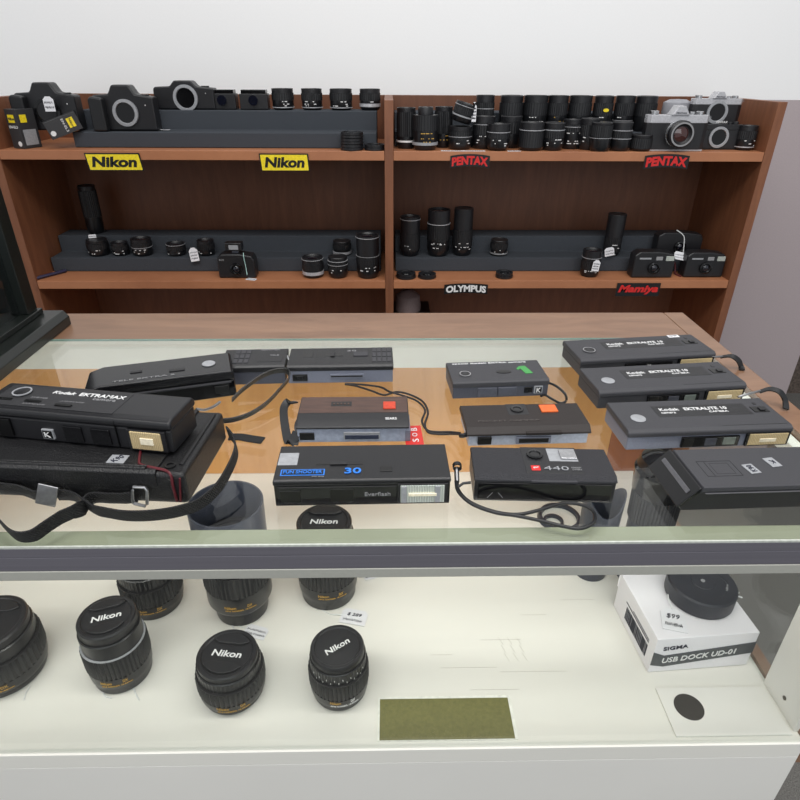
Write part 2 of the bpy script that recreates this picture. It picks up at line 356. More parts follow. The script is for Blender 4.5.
# three long cameras with amber flash windows, one behind the other
def ektralite(label, p, q, kind):
    r, W = cam_root('pocket_camera', label, p, q); D, H = .055, .0205; zs = .0135
    MB().prism([(.001, 0), (W-.001, 0), (W-.001, zs), (.001, zs)], .0012, D-.001, 'y').build('front_body', GREYP if kind == 3 else CHAR, r, bevel=.0015)
    MB().prism([(0, zs+.0002), (0, H-.0022), (.004, H), (D-.002, H), (D, H-.002), (D, zs+.0002)], 0, W).build('top_cover', CHAR, r, bevel=.0014)
    plate('seam', .58*W, W-.004, .0052, .0056, H-.0002, H+.0001, LEGR, r, 0)
    pl = plate('name_plate', .25*W, .84*W, .023, .043, H-.0004, H+.0003, BLK, r)
    text('Kodak', .055*W*2.2, .0045, WHITE, pl, (.345*W, .0355, H+.0004), bold=.02)
    text('EKTRALITE 10', .27*W, .0048, WHITE, pl, (.575*W, .0355, H+.0004), bold=.03)
    text('camera', .09*W, .0024, WHITE, pl, (.325*W, .0295, H+.0004))
    text('CAMERA', .12*W, .0026, WHITE, pl, (.64*W, .0295, H+.0004), bold=.02)
    b = MB().lathe([(0, 0), (.0065, 0), (.0068, .0006), (.0058, .0012), (0, .001)], 32, (.115*W, .022, H-.0002)).build('shutter_button', LGREY if kind > 1 else BLK, r, label='round grey shutter button' if kind > 1 else 'round dark button with bright ring')
    if kind == 1: MB().lathe([(.0060, .0008), (.0070, .0008), (.0070, .0016), (.0060, .0016), (.0060, .0008)], 32, (.115*W, .022, H-.0002)).build('button_ring', SILV, b)
    s = plate('flash_switch', .86*W, .955*W, .026, .036, H-.0004, H+.0006, LEGR, r)
    plate('slider', .90*W, .935*W, .028, .033, H+.0006, H+.0016, BLK, s, .0003)
    plate('indicator', .905*W, .925*W, .040, .044, H-.0004, H+.0004, BLK, r)
    # lens window, left open on the two nearer ones
    wd = plate('lens_window', .33*W, .68*W, -.0006, .004, .0022, zs-.001, GLOSS, r)
    if kind > 1:
        plate('lens_shutter', .34*W, .40*W, -.0011, .001, .0028, zs-.0018, LEGR, wd, .0003)
        plate('lens', .47*W, .54*W, -.0012, .001, .0035, zs-.0025, M('smoky lens window', (70, 72, 80), .15), wd, .0003)
        plate('viewfinder', .58*W, .655*W, -.0012, .001, .004, zs-.002, M('greenish viewfinder', (110, 118, 112), .12), wd, .0003)
    else:
        pb = plate('maker_badge', .48*W, .53*W, -.0012, .001, .005, zs-.001, LEGR, wd, .0003); text('K', .004, .004, WHITE, pb, (.505*W, -.0014, .0085), 'front', bold=.03)
    fl = plate('flash', .72*W, .985*W, -.001, .004, .0015, zs+.002, GLOSS, r)
    plate('flash_reflector', .735*W, .97*W, -.0016, .002, .0028, zs+.0008, GOLD, fl, .0003, 'amber flash reflector')
    plate('flash_tube', .80*W, .90*W, -.0022, -.001, .006, .0095, M('flash tube glass', (240, 230, 205), .08), fl, .0003)
    return r, W, H
e1, W1, H = ektralite('long charcoal pocket camera with small price sticker, farthest of the three at right', (578, 376.4), (712, 368.5), 1)
st = plate('price_sticker', .80*W1, .885*W1, .046, .0525, H+.0001, H+.0004, PAPER, e1, 0, 'white price sticker')
scribble(st, INK, .81*W1, .875*W1, .047, .052, H+.0005, 1, seed=3, r=.00015)
e2, W2, H = ektralite('long charcoal pocket camera with amber flash, middle one of the three at right', (596, 409.5), (742, 401), 2)
e3, W3, H = ektralite('long charcoal pocket camera with pale grey front, nearest of the three at right', (624.3, 451), (787, 445), 3)
for e, W, pts, wp in ((e1, W1, [(706, 358, .014), (714, 357, .015), (722, 356.5, .014)], [(721, 357, .012), (731, 356, .016), (738, 360, .012), (741, 366, .003), (742, 370, .0012)]),
                  (e2, W2, [(738, 397, .012), (748, 394, .014), (760, 391, .014)], [(759, 392, .013), (770, 389, .017), (780, 392, .016), (785, 400, .008), (786, 409, .002)])):
    cordp('strap_clip', pts, .0013, STEEL, e)
    bandp('wrist_strap', wp, .006, .0015, RUB, e, wd=(1, .6, .3))
# small camera with the green figure 1
r, W = cam_root('pocket_camera', 'small black pocket camera with a green figure 1 and wrist loop on glass', (452, 399), (547.5, 395.5)); D, H = .049, .019
shells(r, W, D, H, .0125, CHAR, M('slate front plastic', (72, 74, 84), .38, bump=.3, scale=1200), ch=.0014)
MB().prism([(-.0025, -.009), (.0055, -.009), (.0035, .009), (-.003, .009), (-.008, .004), (-.007, .001), (-.0035, .0035)], 0, .0004, 'z').build('figure_label', GREEN, r, smooth=False, loc=(.80*W, .024, H+.0001), rot=(0, 0, .12), label='green figure 1')
text('special Kodak EKTRA camera', .80*W, .0032, WHITE, r, (.46*W, .043, H+.0003), bold=.02)
b = MB().lathe([(0, 0), (.0052, 0), (.0055, .0006), (.0045, .001), (0, .0008)], 32, (.155*W, .0175, H)).build('shutter_button', BLK, r)
MB().lathe([(.0050, .0004), (.0060, .0004), (.0060, .0014), (.0050, .0014), (.0050, .0004)], 32, (.155*W, .0175, H)).build('button_ring', SILV, b, label='bright ring')
MB().lathe([(0, 0), (.008, 0), (.008, .0006), (0, .0006)], 32).xf(Matrix.Translation((.57*W, .021, H)) @ Matrix.Diagonal((1, .45, 1, 1))).build('film_slider', LEGR, r)
plate('lens_cover', .26*W, .46*W, -.0006, .003, .002, .0118, M('slate cover', (78, 80, 90), .38), r, .0005)
plate('lens_cover', .47*W, .66*W, -.0012, .003, .0025, .0122, M('slate cover', (78, 80, 90), .38), r, .0005)
plate('viewfinder', .745*W, .83*W, -.0004, .003, .0045, .0112, GLOSS, r)
pb = plate('maker_badge', .845*W, .935*W, -.0007, .002, .0035, .0120, LGREY, r); q_ = plate('badge_panel', .858*W, .922*W, -.001, -.0005, .0045, .011, LEGR, pb, 0); text('K', .0045, .005, WHITE, q_, (.89*W, -.0012, .0077), 'front', bold=.04)
cordp('wrist_strap', [(546, 382, .012), (556, 386, .014), (565, 394, .010), (566, 401, .003), (560, 403, .0015), (552, 399, .0015), (545, 395, .004), (541, 396, .006)], .0013, RUB, r)
# brown camera with the orange button, its cord running back to the left
r, W = cam_root('pocket_camera', 'dark brown pocket camera with orange button and long dark wrist cord', (466, 447), (589, 443.7)); D, H = .050, .0175
shells(r, W, D, H, .0110, BROWNB, M('silvery blue front', (168, 174, 188), .35, .1), ch=.0045, inset=.002)
plate('shutter_button', .66*W, .80*W, .029, .042, H-.001, H+.0013, ORANGE, r, .0006, 'orange shutter button')
ap = plate('dial_panel', .38*W, .55*W, .026, .046, H-.001, H+.0003, BLK, r)
MB().lathe([(0, 0), (.0062, 0), (.0062, .0012), (.004, .0014), (.0035, .0006), (0, .0006)], 28, (.465*W, .0355, H), .0004).build('exposure_dial', GLOSS, ap)
plate('lens_slide', .47*W, .76*W, -.001, .004, .0112, .0145, BROWNB, r, .0008)
text('POCKET CAMERA', .5*W, .0022, M('moulded letters', (86, 80, 78), .5), r, (.36*W, .0155, H+.0002))
plate('viewfinder', .09*W, .20*W, -.0002, .004, .0022, .0098, LEGR, r)
wl = plate('lens_window', .40*W, .68*W, -.0002, .004, .002, .0090, GREYP, r); plate('lens', .42*W, .66*W, -.0008, .001, .0035, .0080, LEGR, wl)
MB().tube([(.001, .006, .010), (-.003, .004, .010), (-.005, .006, .009)], .0022).build('cord_lug', BLK, r)
cordp('wrist_cord', [(460, 434, .009), (450, 434, .003), (437, 434, .0015), (428, 432, .0015), (425, 424, .0015), (428, 412, .0015), (422, 401, .0015), (408, 394, .0018), (396, 392, .003), (384, 395, .002), (372, 391, .002), (356, 386, .0015), (345, 384.3, .0014)], .0011, CORD, r)
cordp('wrist_cord', [(460, 433, .009), (450, 432, .003), (437, 432, .0015), (427, 430, .0015), (422, 421, .0015), (425, 410, .0015), (417, 401, .0015), (404, 396, .0018), (394, 393, .0032), (388, 391, .004), (380, 387, .002), (362, 384.6, .0015), (345, 383.8, .0014)], .0011, CORD, r)
# 440 camera in front
r, W = cam_root('pocket_camera', 'black pocket camera marked 440 with red badge and looped cord, front row', (472.5, 500.3), (612.7, 503)); D, H = .0445, .0235
shells(r, W, D, H, .0190, M('grained charcoal plastic', (46, 46, 50), .55, bump=1., scale=900, var=.2, spec=.3), BLK, ch=.003)
cp = plate('control_panel', .37*W, .78*W, .0055, .0425, H-.001, H+.0003, BLK, r)
MB().lathe([(0, 0), (.0068, 0), (.0068, .0012), (.0048, .0015), (.0042, .0006), (0, .0006)], 28, (.465*W, .031, H+.0003), .0004).build('exposure_dial', GLOSS, cp)
sp = plate('silver_panel', .56*W, .77*W, .0225, .0405, H-.0002, H+.0006, LGREY, cp, .0003, 'silver panel'); plate('shutter_button', .645*W, .765*W, .0245, .0375, H+.0006, H+.0022, SILV, cp, .0006, 'silver shutter button')
rb = plate('maker_badge', .445*W-.0036, .445*W+.0036, .0092, .0158, H+.0002, H+.0008, SIGNR, cp, .0003, 'red badge'); text('gaf', .0042, .0020, WHITE, rb, (.445*W, .0125, H+.0010))
text('440', .175*W, .0050, LGREY, cp, (.59*W, .0125, H+.0006), bold=-.03); text('POCKET', .07*W, .0016, GREYT, cp, (.735*W, .0135, H+.0006)); text('CAMERA', .07*W, .0016, GREYT, cp, (.735*W, .011, H+.0006))
plate('lens_slide', .40*W, .72*W, -.001, .003, .0192, .0210, CHAR, r)
plate('front_window', .03*W, .97*W, -.0002, .002, .002, .0178, GLOSS, r)
MB().tube([(.10*W, -.0006, .004), (.135*W, -.0006, .009)], .0002, 4).tube([(.21*W, -.0006, .004), (.175*W, -.0006, .009)], .0002, 4).build('window_marks', GREYT, r)
MB().tube([(-.002, .004, .015), (-.008, .004, .014), (-.012, .002, .012)], .0011).build('cord_lug', RUB, r)
inv = (Matrix.Translation(r.location) @ Matrix.Rotation(r.rotation_euler.z, 4, 'Z')).inverted()
MB().lathe([(.0028, 0), (.0038, 0), (.0038, .004), (.0028, .004), (.0028, 0)], 20).xf(Matrix.Translation(inv @ atz(457, 465, .013)) @ Matrix.Rotation(PI/2, 4, 'X')).build('cord_ring', RUB, r)
MB().tube([inv @ atz(456.5, 468, .0115), inv @ atz(457, 482, .007)], .0020, 12).build('ferrule', STEEL, r, label='bright metal ferrule')
cordp('wrist_cord', [(457, 480, .0075), (459, 491, .004), (470, 502, .0025), (492, 511, .0025), (515, 514.5, .0022), (536, 511, .0022), (562, 503.5, .0022), (582, 505, .0022), (594, 513, .0022), (593, 523, .0022), (580, 528.5, .0022), (562, 526, .0022), (540, 520.5, .0022), (515, 515.5, .0022), (495, 512.5, .0045), (472, 504, .005), (458.5, 492, .006), (456, 481, .0078)], .0014, RUB, r, 8)
# Fun Shooter 30
r, W = cam_root('pocket_camera', 'wide glossy black pocket camera marked 30 in blue with clear flash, front centre', (275.7, 506), (449.6, 503)); D, H = .049, .0245
shells(r, W, D, H, .0205, JET, GLOSS, ch=.0012, inset=.0004)
plate('corner_panel', .006*W, .12*W, .0205, .0375, H-.012, H+.0004, LGREY, r, .0004, 'pale grey corner panel')
nb = plate('name_badge', .035*W, .285*W, .0065, .0145, H-.0004, H+.0002, BLUE, r, 0, 'blue outlined name badge'); k_ = plate('badge_panel', .042*W, .278*W, .0074, .0136, H+.0002, H+.0004, LEGR, nb, 0)
text('FUN SHOOTER', .22*W, .0040, BLUE, k_, (.16*W, .0105, H+.0006), bold=.03)
text('with strap', .07*W, .0014, GREYT, r, (.25*W, .0045, H+.0003))
text('30', .095*W, .0072, BLUE, r, (.445*W, .0115, H+.0004), bold=.04, label='blue figure 30', name='figure_label')
s = plate('film_counter', .23*W, .50*W, .0205, .0225, H-.0004, H+.0005, LEGR, r); plate('slider', .31*W, .41*W, .0195, .0235, H+.0005, H+.0012, BLK, s, .0003)
plate('lock_button', .60*W, .67*W, .010, .017, H-.0004, H+.0006, LEGR, r)
plate('panel_groove', .51*W, .513*W, .0055, .018, H-.0003, H+.0002, LEGR, r, 0)
wd = plate('front_window', .02*W, .695*W, -.0006, .002, .003, .0185, M('smoked window', (22, 22, 24), .08), r)
plate('viewfinder', .035*W, .15*W, -.0012, .001, .0045, .0155, LEGR, wd, .0003); plate('lens_window', .32*W, .45*W, -.0012, .001, .0045, .0165, LEGR, wd, .0003)
text('Everflash', .145*W, .0034, GREYT, wd, (.585*W, -.0012, .0115), 'front')
fl = plate('flash', .70*W, .985*W, -.0010, .004, .0018, .0205, BLK, r); plate('flash_reflector', .715*W, .965*W, -.0018, .002, .0030, .0192, FLASHW, fl, .0003, 'clear silvery flash'); plate('flash_tube', .76*W, .92*W, -.0030, -.0012, .0098, .0125, M('flash tube glass', (240, 230, 205), .08), fl, .0004)
for x in (.735, .925): plate('reflector_side', x*W-.002, x*W+.002, -.0026, -.001, .0035, .0188, LGREY, fl, .0003)
plate('side_rail', -.001, .002, .004, .030, .017, .0205, BLK, r)
# brown topped camera with red tag
r, W = cam_root('pocket_camera', 'brown topped pocket camera with red orange button, silvery front and black strap', (297, 443), (409, 442)); D, H = .050, .021
MB().box(.001, W-.001, .001, D-.001, 0, .0142).build('front_body', M('silver blue front', (150, 158, 176), .35, .1), r, bevel=.001)
MB().prism([(0, .0144), (0, .0165), (.012, H), (D-.002, H), (D, H-.002), (D, .0144)], 0, W).build('top_cover', BLK, r, bevel=.001)
plate('wood_effect_panel', .008*W, .992*W, .0185, .0485, H-.0005, H+.0004, BROWNP, r, .0003, 'brown wood effect panel')
plate('shutter_button', .77*W, .885*W, .024, .037, H, H+.0016, ORANGER, r, .0006, 'red orange shutter button')
s = plate('exposure_window', .29*W, .48*W, .030, .039, H, H+.0006, LEGR, r)
for k in range(5): plate('click_mark', (.31+.033*k)*W, (.325+.033*k)*W, .033, .036, H+.0006, H+.0009, BROWNP, s, 0)
MB().add([], []); t_ = text('SEARS', .10*W, .0026, WHITE, r, (.84*W, .0095, .0198), bold=.03); t_.rotation_euler = (math.atan2(H-.0165, .012), 0, 0)
plate('viewfinder', .03*W, .16*W, -.0004, .003, .0035, .0108, LEGR, r)
wl = plate('lens_window', .42*W, .74*W, -.0003, .004, .0035, .0112, LGREY, r); plate('lens_slot', .43*W, .73*W, -.0009, .001, .0042, .0085, M('dark blue slot', (48, 54, 72), .2), wl)
plate('end_cap', .965*W, 1.012*W, .0005, .030, .0005, .0124, GREYP, r)
bandp('wrist_strap', [(297, 432, .010), (293, 440, .004), (289, 443, .001), (286, 432, .001), (284, 418, .0012), (284, 408, .003), (288, 402, .006), (295, 403, .008)], .008, .0012, RUB, r, wd=(1, -.1, 0))
bandp('wrist_strap', [(299, 420, .012), (297, 426, .010), (297.5, 434, .006), (295.5, 445, .001)], .005, .0012, RUB, r, wd=(1, -.1, 0))
a = atz(406, 446, .001); tg = empty('shop_tag', (a.x, a.y, .0006), .05, 'red shop tag with white letters beside the brown topped camera', 'tag')
tc_ = MB().box(0, .0165, 0, .034, 0, .0008).build('card', M('red card', (200, 45, 38), .5), tg)
for k, ch_ in enumerate(('S', 'O', 'B')): text(ch_, .0048, .0058, WHITE, tc_, (.0095, .008+.0095*k, .0010), rz=PI/2 if k != 1 else 0)
# two grey fronted cameras at the back
def hanimex(label, p, q, D, H, big):
    r, W = cam_root('pocket_camera', label, p, q)
    shells(r, W, D, H, .0145, BLK, GREYP if big else M('slate front plastic', (72, 74, 84), .38), ch=.002, inset=.0006)
    return r, W
r, W = hanimex('black topped camera with ribbed end and blue grey front, back row centre', (288, 383.6), (393.5, 382), .048, .021, True); D, H = .048, .021
plate('viewfinder', .05*W, .19*W, -.0006, .003, .003, .0108, LEGR, r); v_ = plate('eye_glass', .08*W, .16*W, -.001, 0, .0045, .009, GLOSS, r)
wl = plate('lens_window', .40*W, .72*W, -.0006, .003, .006, .0108, GREYP, r); plate('lens_slot', .41*W, .71*W, -.001, 0, .0075, .0092, LEGR, wl)
s = plate('exposure_slider', .34*W, .52*W, .024, .032, H-.0003, H+.0004, LEGR, r); plate('slider', .40*W, .44*W, .022, .034, H+.0004, H+.0014, BLK, s, .0003)
for x in (.13, .26): plate('top_window', x*W, (x+.10)*W, .022, .036, H-.0003, H+.0003, LEGR, r)
plate('shutter_button', .62*W, .76*W, .023, .034, H-.0003, H+.0010, CHAR, r)
for k in range(4):
    for j in range(3): plate('grip_pad', (.80+.048*k)*W, (.84+.048*k)*W, .008+.013*j, .019+.013*j, H-.0003, H+.0007, CHAR, r)
for k in range(1): text('30', .010, .003, GREYT, r, (.60*W, .037, H+.0003))
r, W = hanimex('short black camera with ribbed left end, leftmost of the back row', (222, 385.3), (286.6, 383.6), .046, .022, False); D, H = .046, .022
text('HANIMEX', .30*W, .0030, GREYT, r, (.72*W, .041, H+.0003), bold=.02)
text('TELE', .14*W, .0022, GREYT, r, (.80*W, .026, H+.0003))
for k in range(3):
    for j in range(3): plate('grip_pad', (.18+.085*k)*W, (.25+.085*k)*W, .008+.012*j, .018+.012*j, H-.0003, H+.0007, CHAR, r)
plate('film_door', .56*W, .94*W, .010, .022, H-.0003, H+.0004, BLK, r)
plate('viewfinder', .05*W, .15*W, -.0006, .003, .003, .0105, LEGR, r)
cordp('strap_lug', [(287.5, 370, .012), (289, 362, .02), (287.3, 356, .021)], .0008, LGREY, r)
# tele camera lying askew, with leather strap
a = Vector((-.290, .511, G0)); r = empty('pocket_camera', a, math.radians(16.6), 'glossy black telephoto pocket camera lying askew behind the leather case', CAT, PC); W, D, H = .138, .047, .030
MB().prism([(-.004, .002), (0, 0), (W, 0), (W, .0195), (.0, .0195), (-.004, .016)], .0008, D-.0008, 'y').build('front_body', GLOSS, r, bevel=.002)
MB().prism([(-.005, .0197), (W, .0197), (W, H-.002), (W-.003, H), (.012, H), (-.002, H-.004)], 0, D, 'y').build('top_cover', M('polished black plastic', (24, 24, 27), .2), r, bevel=.002)
plate('lower_trim', .004, W-.004, -.0008, .002, .0165, .0185, CHAR, r)
text('TELE EKTRA 2', .42*W, .0026, GREYT, r, (.38*W, .007, H+.0003))
plate('slider', .55*W, .66*W, .014, .019, H-.0003, H+.001, BLK, r); plate('slider', .28*W, .36*W, .022, .026, H-.0003, H+.001, BLK, r)
MB().lathe([(0, 0), (.0065, 0), (.0068, .0008), (.006, .0014), (0, .0012)], 28, (.83*W, .022, H)).build('shutter_button', LGREY, r, label='pale grey shutter button')
plate('viewfinder', .85*W, .95*W, -.0006, .003, .006, .014, LEGR, r)
bandp('wrist_strap', [(222, 421, .004), (236, 419, .005), (252, 413, .006), (268, 402, .008), (281, 388, .012), (289, 378, .016), (287, 371, .019), (275, 371, .020), (262, 376, .018), (250, 384, .014), (240, 392, .010), (232, 400, .006)], .008, .0012, LEATH, r, wd=(.25, -.45, .85))
cordp('strap_spring', [(196, 409, .018), (204, 410, .014), (213, 407, .010), (220, 402, .010)], .0014, STEEL, r)
# ------------------------------------------------------------------ leather case
rz = math.atan2(.375-.390, .147); a = Vector((-.156, .373, G0))
lc = empty('camera_case', a, 0, 'large black leather camera case with maroon piping and webbing strap', 'camera case')
R = Matrix.Rotation(math.radians(-4.5), 4, 'Z')
def LC(mb, n, m, bevel=0, label=None, parent=None):
    mb.xf(R); return mb.build(n, m, parent or lc, bevel=bevel, label=label)
LCW, LCD, LCH = .208, .096, .030
LC(MB().box(-LCW, 0, 0, LCD, 0, LCH-.001), 'case_body', LEATH, .004)
lid = LC(MB().prism([(-.0008, LCH-.014), (-.0008, LCH-.001), (.002, LCH+.001), (LCD-.002, LCH+.001), (LCD+.0008, LCH-.004), (LCD-.003, LCH-.006), (.003, LCH-.010)], -LCW-.001, -.022), 'lid', LEATH, .0008)
for yy in (.003, .0055): LC(MB().tube([(-LCW, yy, LCH+.001), (-.03, yy, LCH+.0012)], .0013, 8), 'seam', LEATH, 0, None, lid)
for yy in (.006, .010): LC(MB().tube([(-.004-yy*.3, .012, LCH-.001), (-.004-yy*.3, LCD-.008, LCH-.0006)], .0013, 8), 'end_seam', LEATH)
LC(MB().tube(catmull([(-.052, .036, LCH+.0012), (-.046, .030, LCH+.0014), (-.040, .014, LCH+.0014), (-.036, .0075, LCH+.0014), (-.026, .0048, LCH+.001), (-.015, .003, LCH), (-.010, .0, LCH-.002), (-.0095, -.0012, LCH-.012), (-.0088, -.0012, .004)], 4), .0011, 6), 'piping', MAROON, 0, 'maroon piping')
LC(MB().tube([(-.003, -.0008, LCH-.004), (-.006, -.0012, .004)], .0008, 6), 'piping', MAROON, 0, 'maroon piping')
LC(MB().lathe([(.0028, 0), (.0042, 0), (.0042, .0016), (.0028, .0016), (.0028, 0)], 20, (-.014, .010, LCH-.001)), 'eyelet', LEATH)
bd = LC(MB().box(-.064, -.050, .008, .019, LCH+.0008, LCH+.0016), 'maker_badge', LGREY, .0003, 'small silver badge')
t = text('K90', .009, .005, INK, bd, R @ Vector((-.057, .0135, LCH+.0018)), rz=.9)
def face(px, py, off):       # point in front of the case's front side
    Y = .38
    for _ in range(6): p = aty(px, py, Y); Y = .373+.0787*(-.156-p.x)-off
    return aty(px, py, Y)
def strap(pts, w=.012, n=6, wd=(0, -.25, 1), name='strap'):
    P = catmull([p if isinstance(p, Vector) else atz(*p) for p in pts], n)
    if name == 'strap':
        for p in P: p.z = max(p.z, .0070)
    return MB().ribbon([p-a for p in P], Vector(wd), w, .0014).build(name, WEB, lc)
strap([face(-30, 478, .003), face(0, 487, .003), face(20, 490, .0035), face(38, 497, .005), face(46, 502, .006)])
strap([(-30, 488, .012), (-10, 508, .008), (2, 524, .0068), (16, 536, .0068), (32, 536, .0068), (46, 527, .0075), (60, 518, .010), (75, 511, .013), face(92, 505, .006), face(112, 501, .004), face(134, 497, .0035)])
strap([face(60, 505, .003), face(78, 508, .004), (98, 511, .0070), (130, 516, .0068), (165, 514, .0068), (195, 506, .0072), (216, 490, .012), (229, 470, .018), (236, 452, .023), (234, 440, .025), (228, 432, .024)], n=8)
strap([(229, 437, .0010), (240, 437, .0010), (252, 439, .0010), (263, 440.5, .0010)], .010, wd=(0, 1, 0), name='strap_end')
MB().box(-.0075, .0075, -.0009, .0009, -.0085, .0085).build('buckle', STEEL, lc, bevel=.0006, loc=Vector((face(50, 504, .008).x, face(50, 504, .008).y, .0105))-a, rot=(-.25, .30, 0), label='silver slide buckle')
lp = [(-.005, 0, -.007), (.004, 0, -.008), (.0055, 0, -.006), (.0055, 0, .006), (.004, 0, .008), (-.005, 0, .007), (-.006, 0, .004), (-.006, 0, -.004), (-.005, 0, -.007)]
MB().tube(lp, .0013).build('strap_ring', STEEL, lc, loc=Vector((face(140, 496, .005).x, face(140, 496, .005).y, .0110))-a, rot=(-.2, .1, -.1), label='silver strap ring')
# camera lying on the leather case
r = empty('pocket_camera', (-.170, .397, LCH+.0018), math.radians(-9.8), 'large black pocket camera with amber square flash resting on the leather case', CAT, PC); W, D, H = .165, .044, .030
MB().box(-W, 0, .0012, D-.001, 0, .0205).build('front_body', BLK, r, bevel=.002)
MB().prism([(0, .0207), (0, H-.003), (.004, H), (D-.004, H), (D, H-.004), (D, .0207)], -W, .0015, 'x').build('top_cover', BLK, r, bevel=.0025)
tp = plate('top_panel', -W+.008, -.048, .004, .036, H-.0004, H+.0004, M('matt black panel', (38, 38, 41), .55, bump=.4, scale=1500), r, .0008)
text('Kodak', .020, .0042, WHITE, tp, (-.105, .0285, H+.0006), shear=.2, bold=.01); text('EKTRAMAX', .040, .0048, WHITE, tp, (-.071, .0285, H+.0006), bold=.02); text('camera', .020, .0026, GREYT, tp, (-.066, .0225, H+.0006))
dl = MB().lathe([(0, 0), (.0072, 0), (.0072, .001), (.0062, .0014), (0, .0014)], 32, (-.140, .0235, H+.0002)).build('shutter_button', BLK, r)
MB().lathe([(.0064, .0012), (.0076, .0012), (.0076, .0020), (.0064, .0020), (.0064, .0012)], 32, (-.140, .0235, H+.0002)).build('button_ring', LGREY, dl, label='pale ring')
for x, w_ in ((-.148, .014), (-.122, .014)): plate('slider', x-w_/2, x+w_/2, .0105, .0135, H+.0004, H+.0012, LEGR, r, .0003)
plate('slider', -.100, -.086, .0075, .0105, H+.0004, H+.0016, LEGR, r, .0003)
scribble(tp, GREYT, -.128, -.112, .0155, .0205, H+.0005, 1, 'distance_marks', seed=5, r=.00012); scribble(tp, GREYT, -.100, -.080, .0135, .018, H+.0005, 1, 'distance_marks', seed=6, r=.00012); scribble(tp, GREYT, -.128, -.108, .006, .0095, H+.0005, 1, 'distance_marks', seed=8, r=.00012)
plate('lens_shutter', -.150, -.138, -.0008, .003, .003, .019, LEGR, r); q_ = plate('maker_badge', -.1115, -.1015, -.0006, .003, .0035, .0125, LGREY, r); k_ = plate('badge_panel', -.1105, -.1025, -.0010, 0, .0045, .0115, LEGR, q_, 0); text('K', .005, .0045, WHITE, k_, (-.1065, -.0012, .008), 'front', bold=.03)
for x in (-.092, -.068): plate('viewfinder', x, x+.016, -.0004, .003, .003, .017, M('smoked window', (22, 22, 24), .08), r)
plate('section_seam', -.046, -.0455, -.0002, .0015, .002, H-.004, LEGR, r, 0)
fl = plate('flash', -.036, -.004, -.0012, .003, .0015, .0200, BLK, r); plate('flash_reflector', -.0335, -.0075, -.0020, .001, .0028, .0190, GOLD, fl, .0008, 'amber flash'); plate('flash_tube', -.025, -.014, -.0028, -.0012, .0080, .0140, M('flash tube glass', (240, 230, 205), .08), fl, .0004)
# closed black camera at the right front
a, b = atz(682, 512, 0), atz(800, 508.5, 0); rz = math.atan2(b.y-a.y, b.x-a.x)
r = empty('pocket_camera', (a.x, a.y, G0), rz, 'black pocket camera in hard shell with slanted end and two silver badges', CAT, PC); D, H = .052, .0225
MB().prism([(0, .0), (.155, 0), (.155, H-.0045), (.010, H-.0045), (-.004, .006)], .001, D-.001, 'y').build('lower_shell', BLK, r, bevel=.001)
MB().prism([(.0105, H-.0043), (.156, H-.0043), (.156, H), (.012, H)], 0, D, 'y').build('top_cover', CHAR, r, bevel=.0008)
MB().prism([(-.006, .0052), (-.0045, .0042), (.0095, H-.0050), (.0102, H-.0005), (.0085, H-.0005)], -.0005, D+.001, 'y').build('hinged_end', GLOSS, r, bevel=.0006)
MB().prism([(.0012, .0148), (.0034, .0176), (.0046, .0170), (.0024, .0142)], .004, D-.004, 'y').build('end_stripe', M('dull grey stripe', (88, 88, 92), .45), r, bevel=.0002, label='grey stripe')
for x, y, ln in ((.061, .022, 'K90'), (.083, .030, 'K')):
    q_ = MB().box(-.0045, .0045, -.0062, .0062, 0, .0006).build('maker_badge', LGREY, r, bevel=.0003, loc=(x, y, H+.0001), rot=(0, 0, .15), label='silver badge')
    text(ln, .0035 if len(ln) < 2 else .0085, .0045, INK, q_, (0, 0, .0007), rz=PI/2 if len(ln) > 1 else PI)
MB().tube([(.022, .014, H), (.050, .014, H), (.050, .034, H), (.022, .034, H), (.022, .014, H)], .0003, 4).tube([(.028, .014, H), (.028, .034, H)], .0003, 4).tube([(.031, .017, H), (.046, .017, H), (.046, .031, H), (.031, .031, H), (.031, .017, H)], .0002, 4).build('embossed_drawing', BLK, r, smooth=False)
plate('front_line', .014, .154, -.0008, .001, H-.0058, H-.0052, M('dull grey stripe', (88, 88, 92), .45), r)
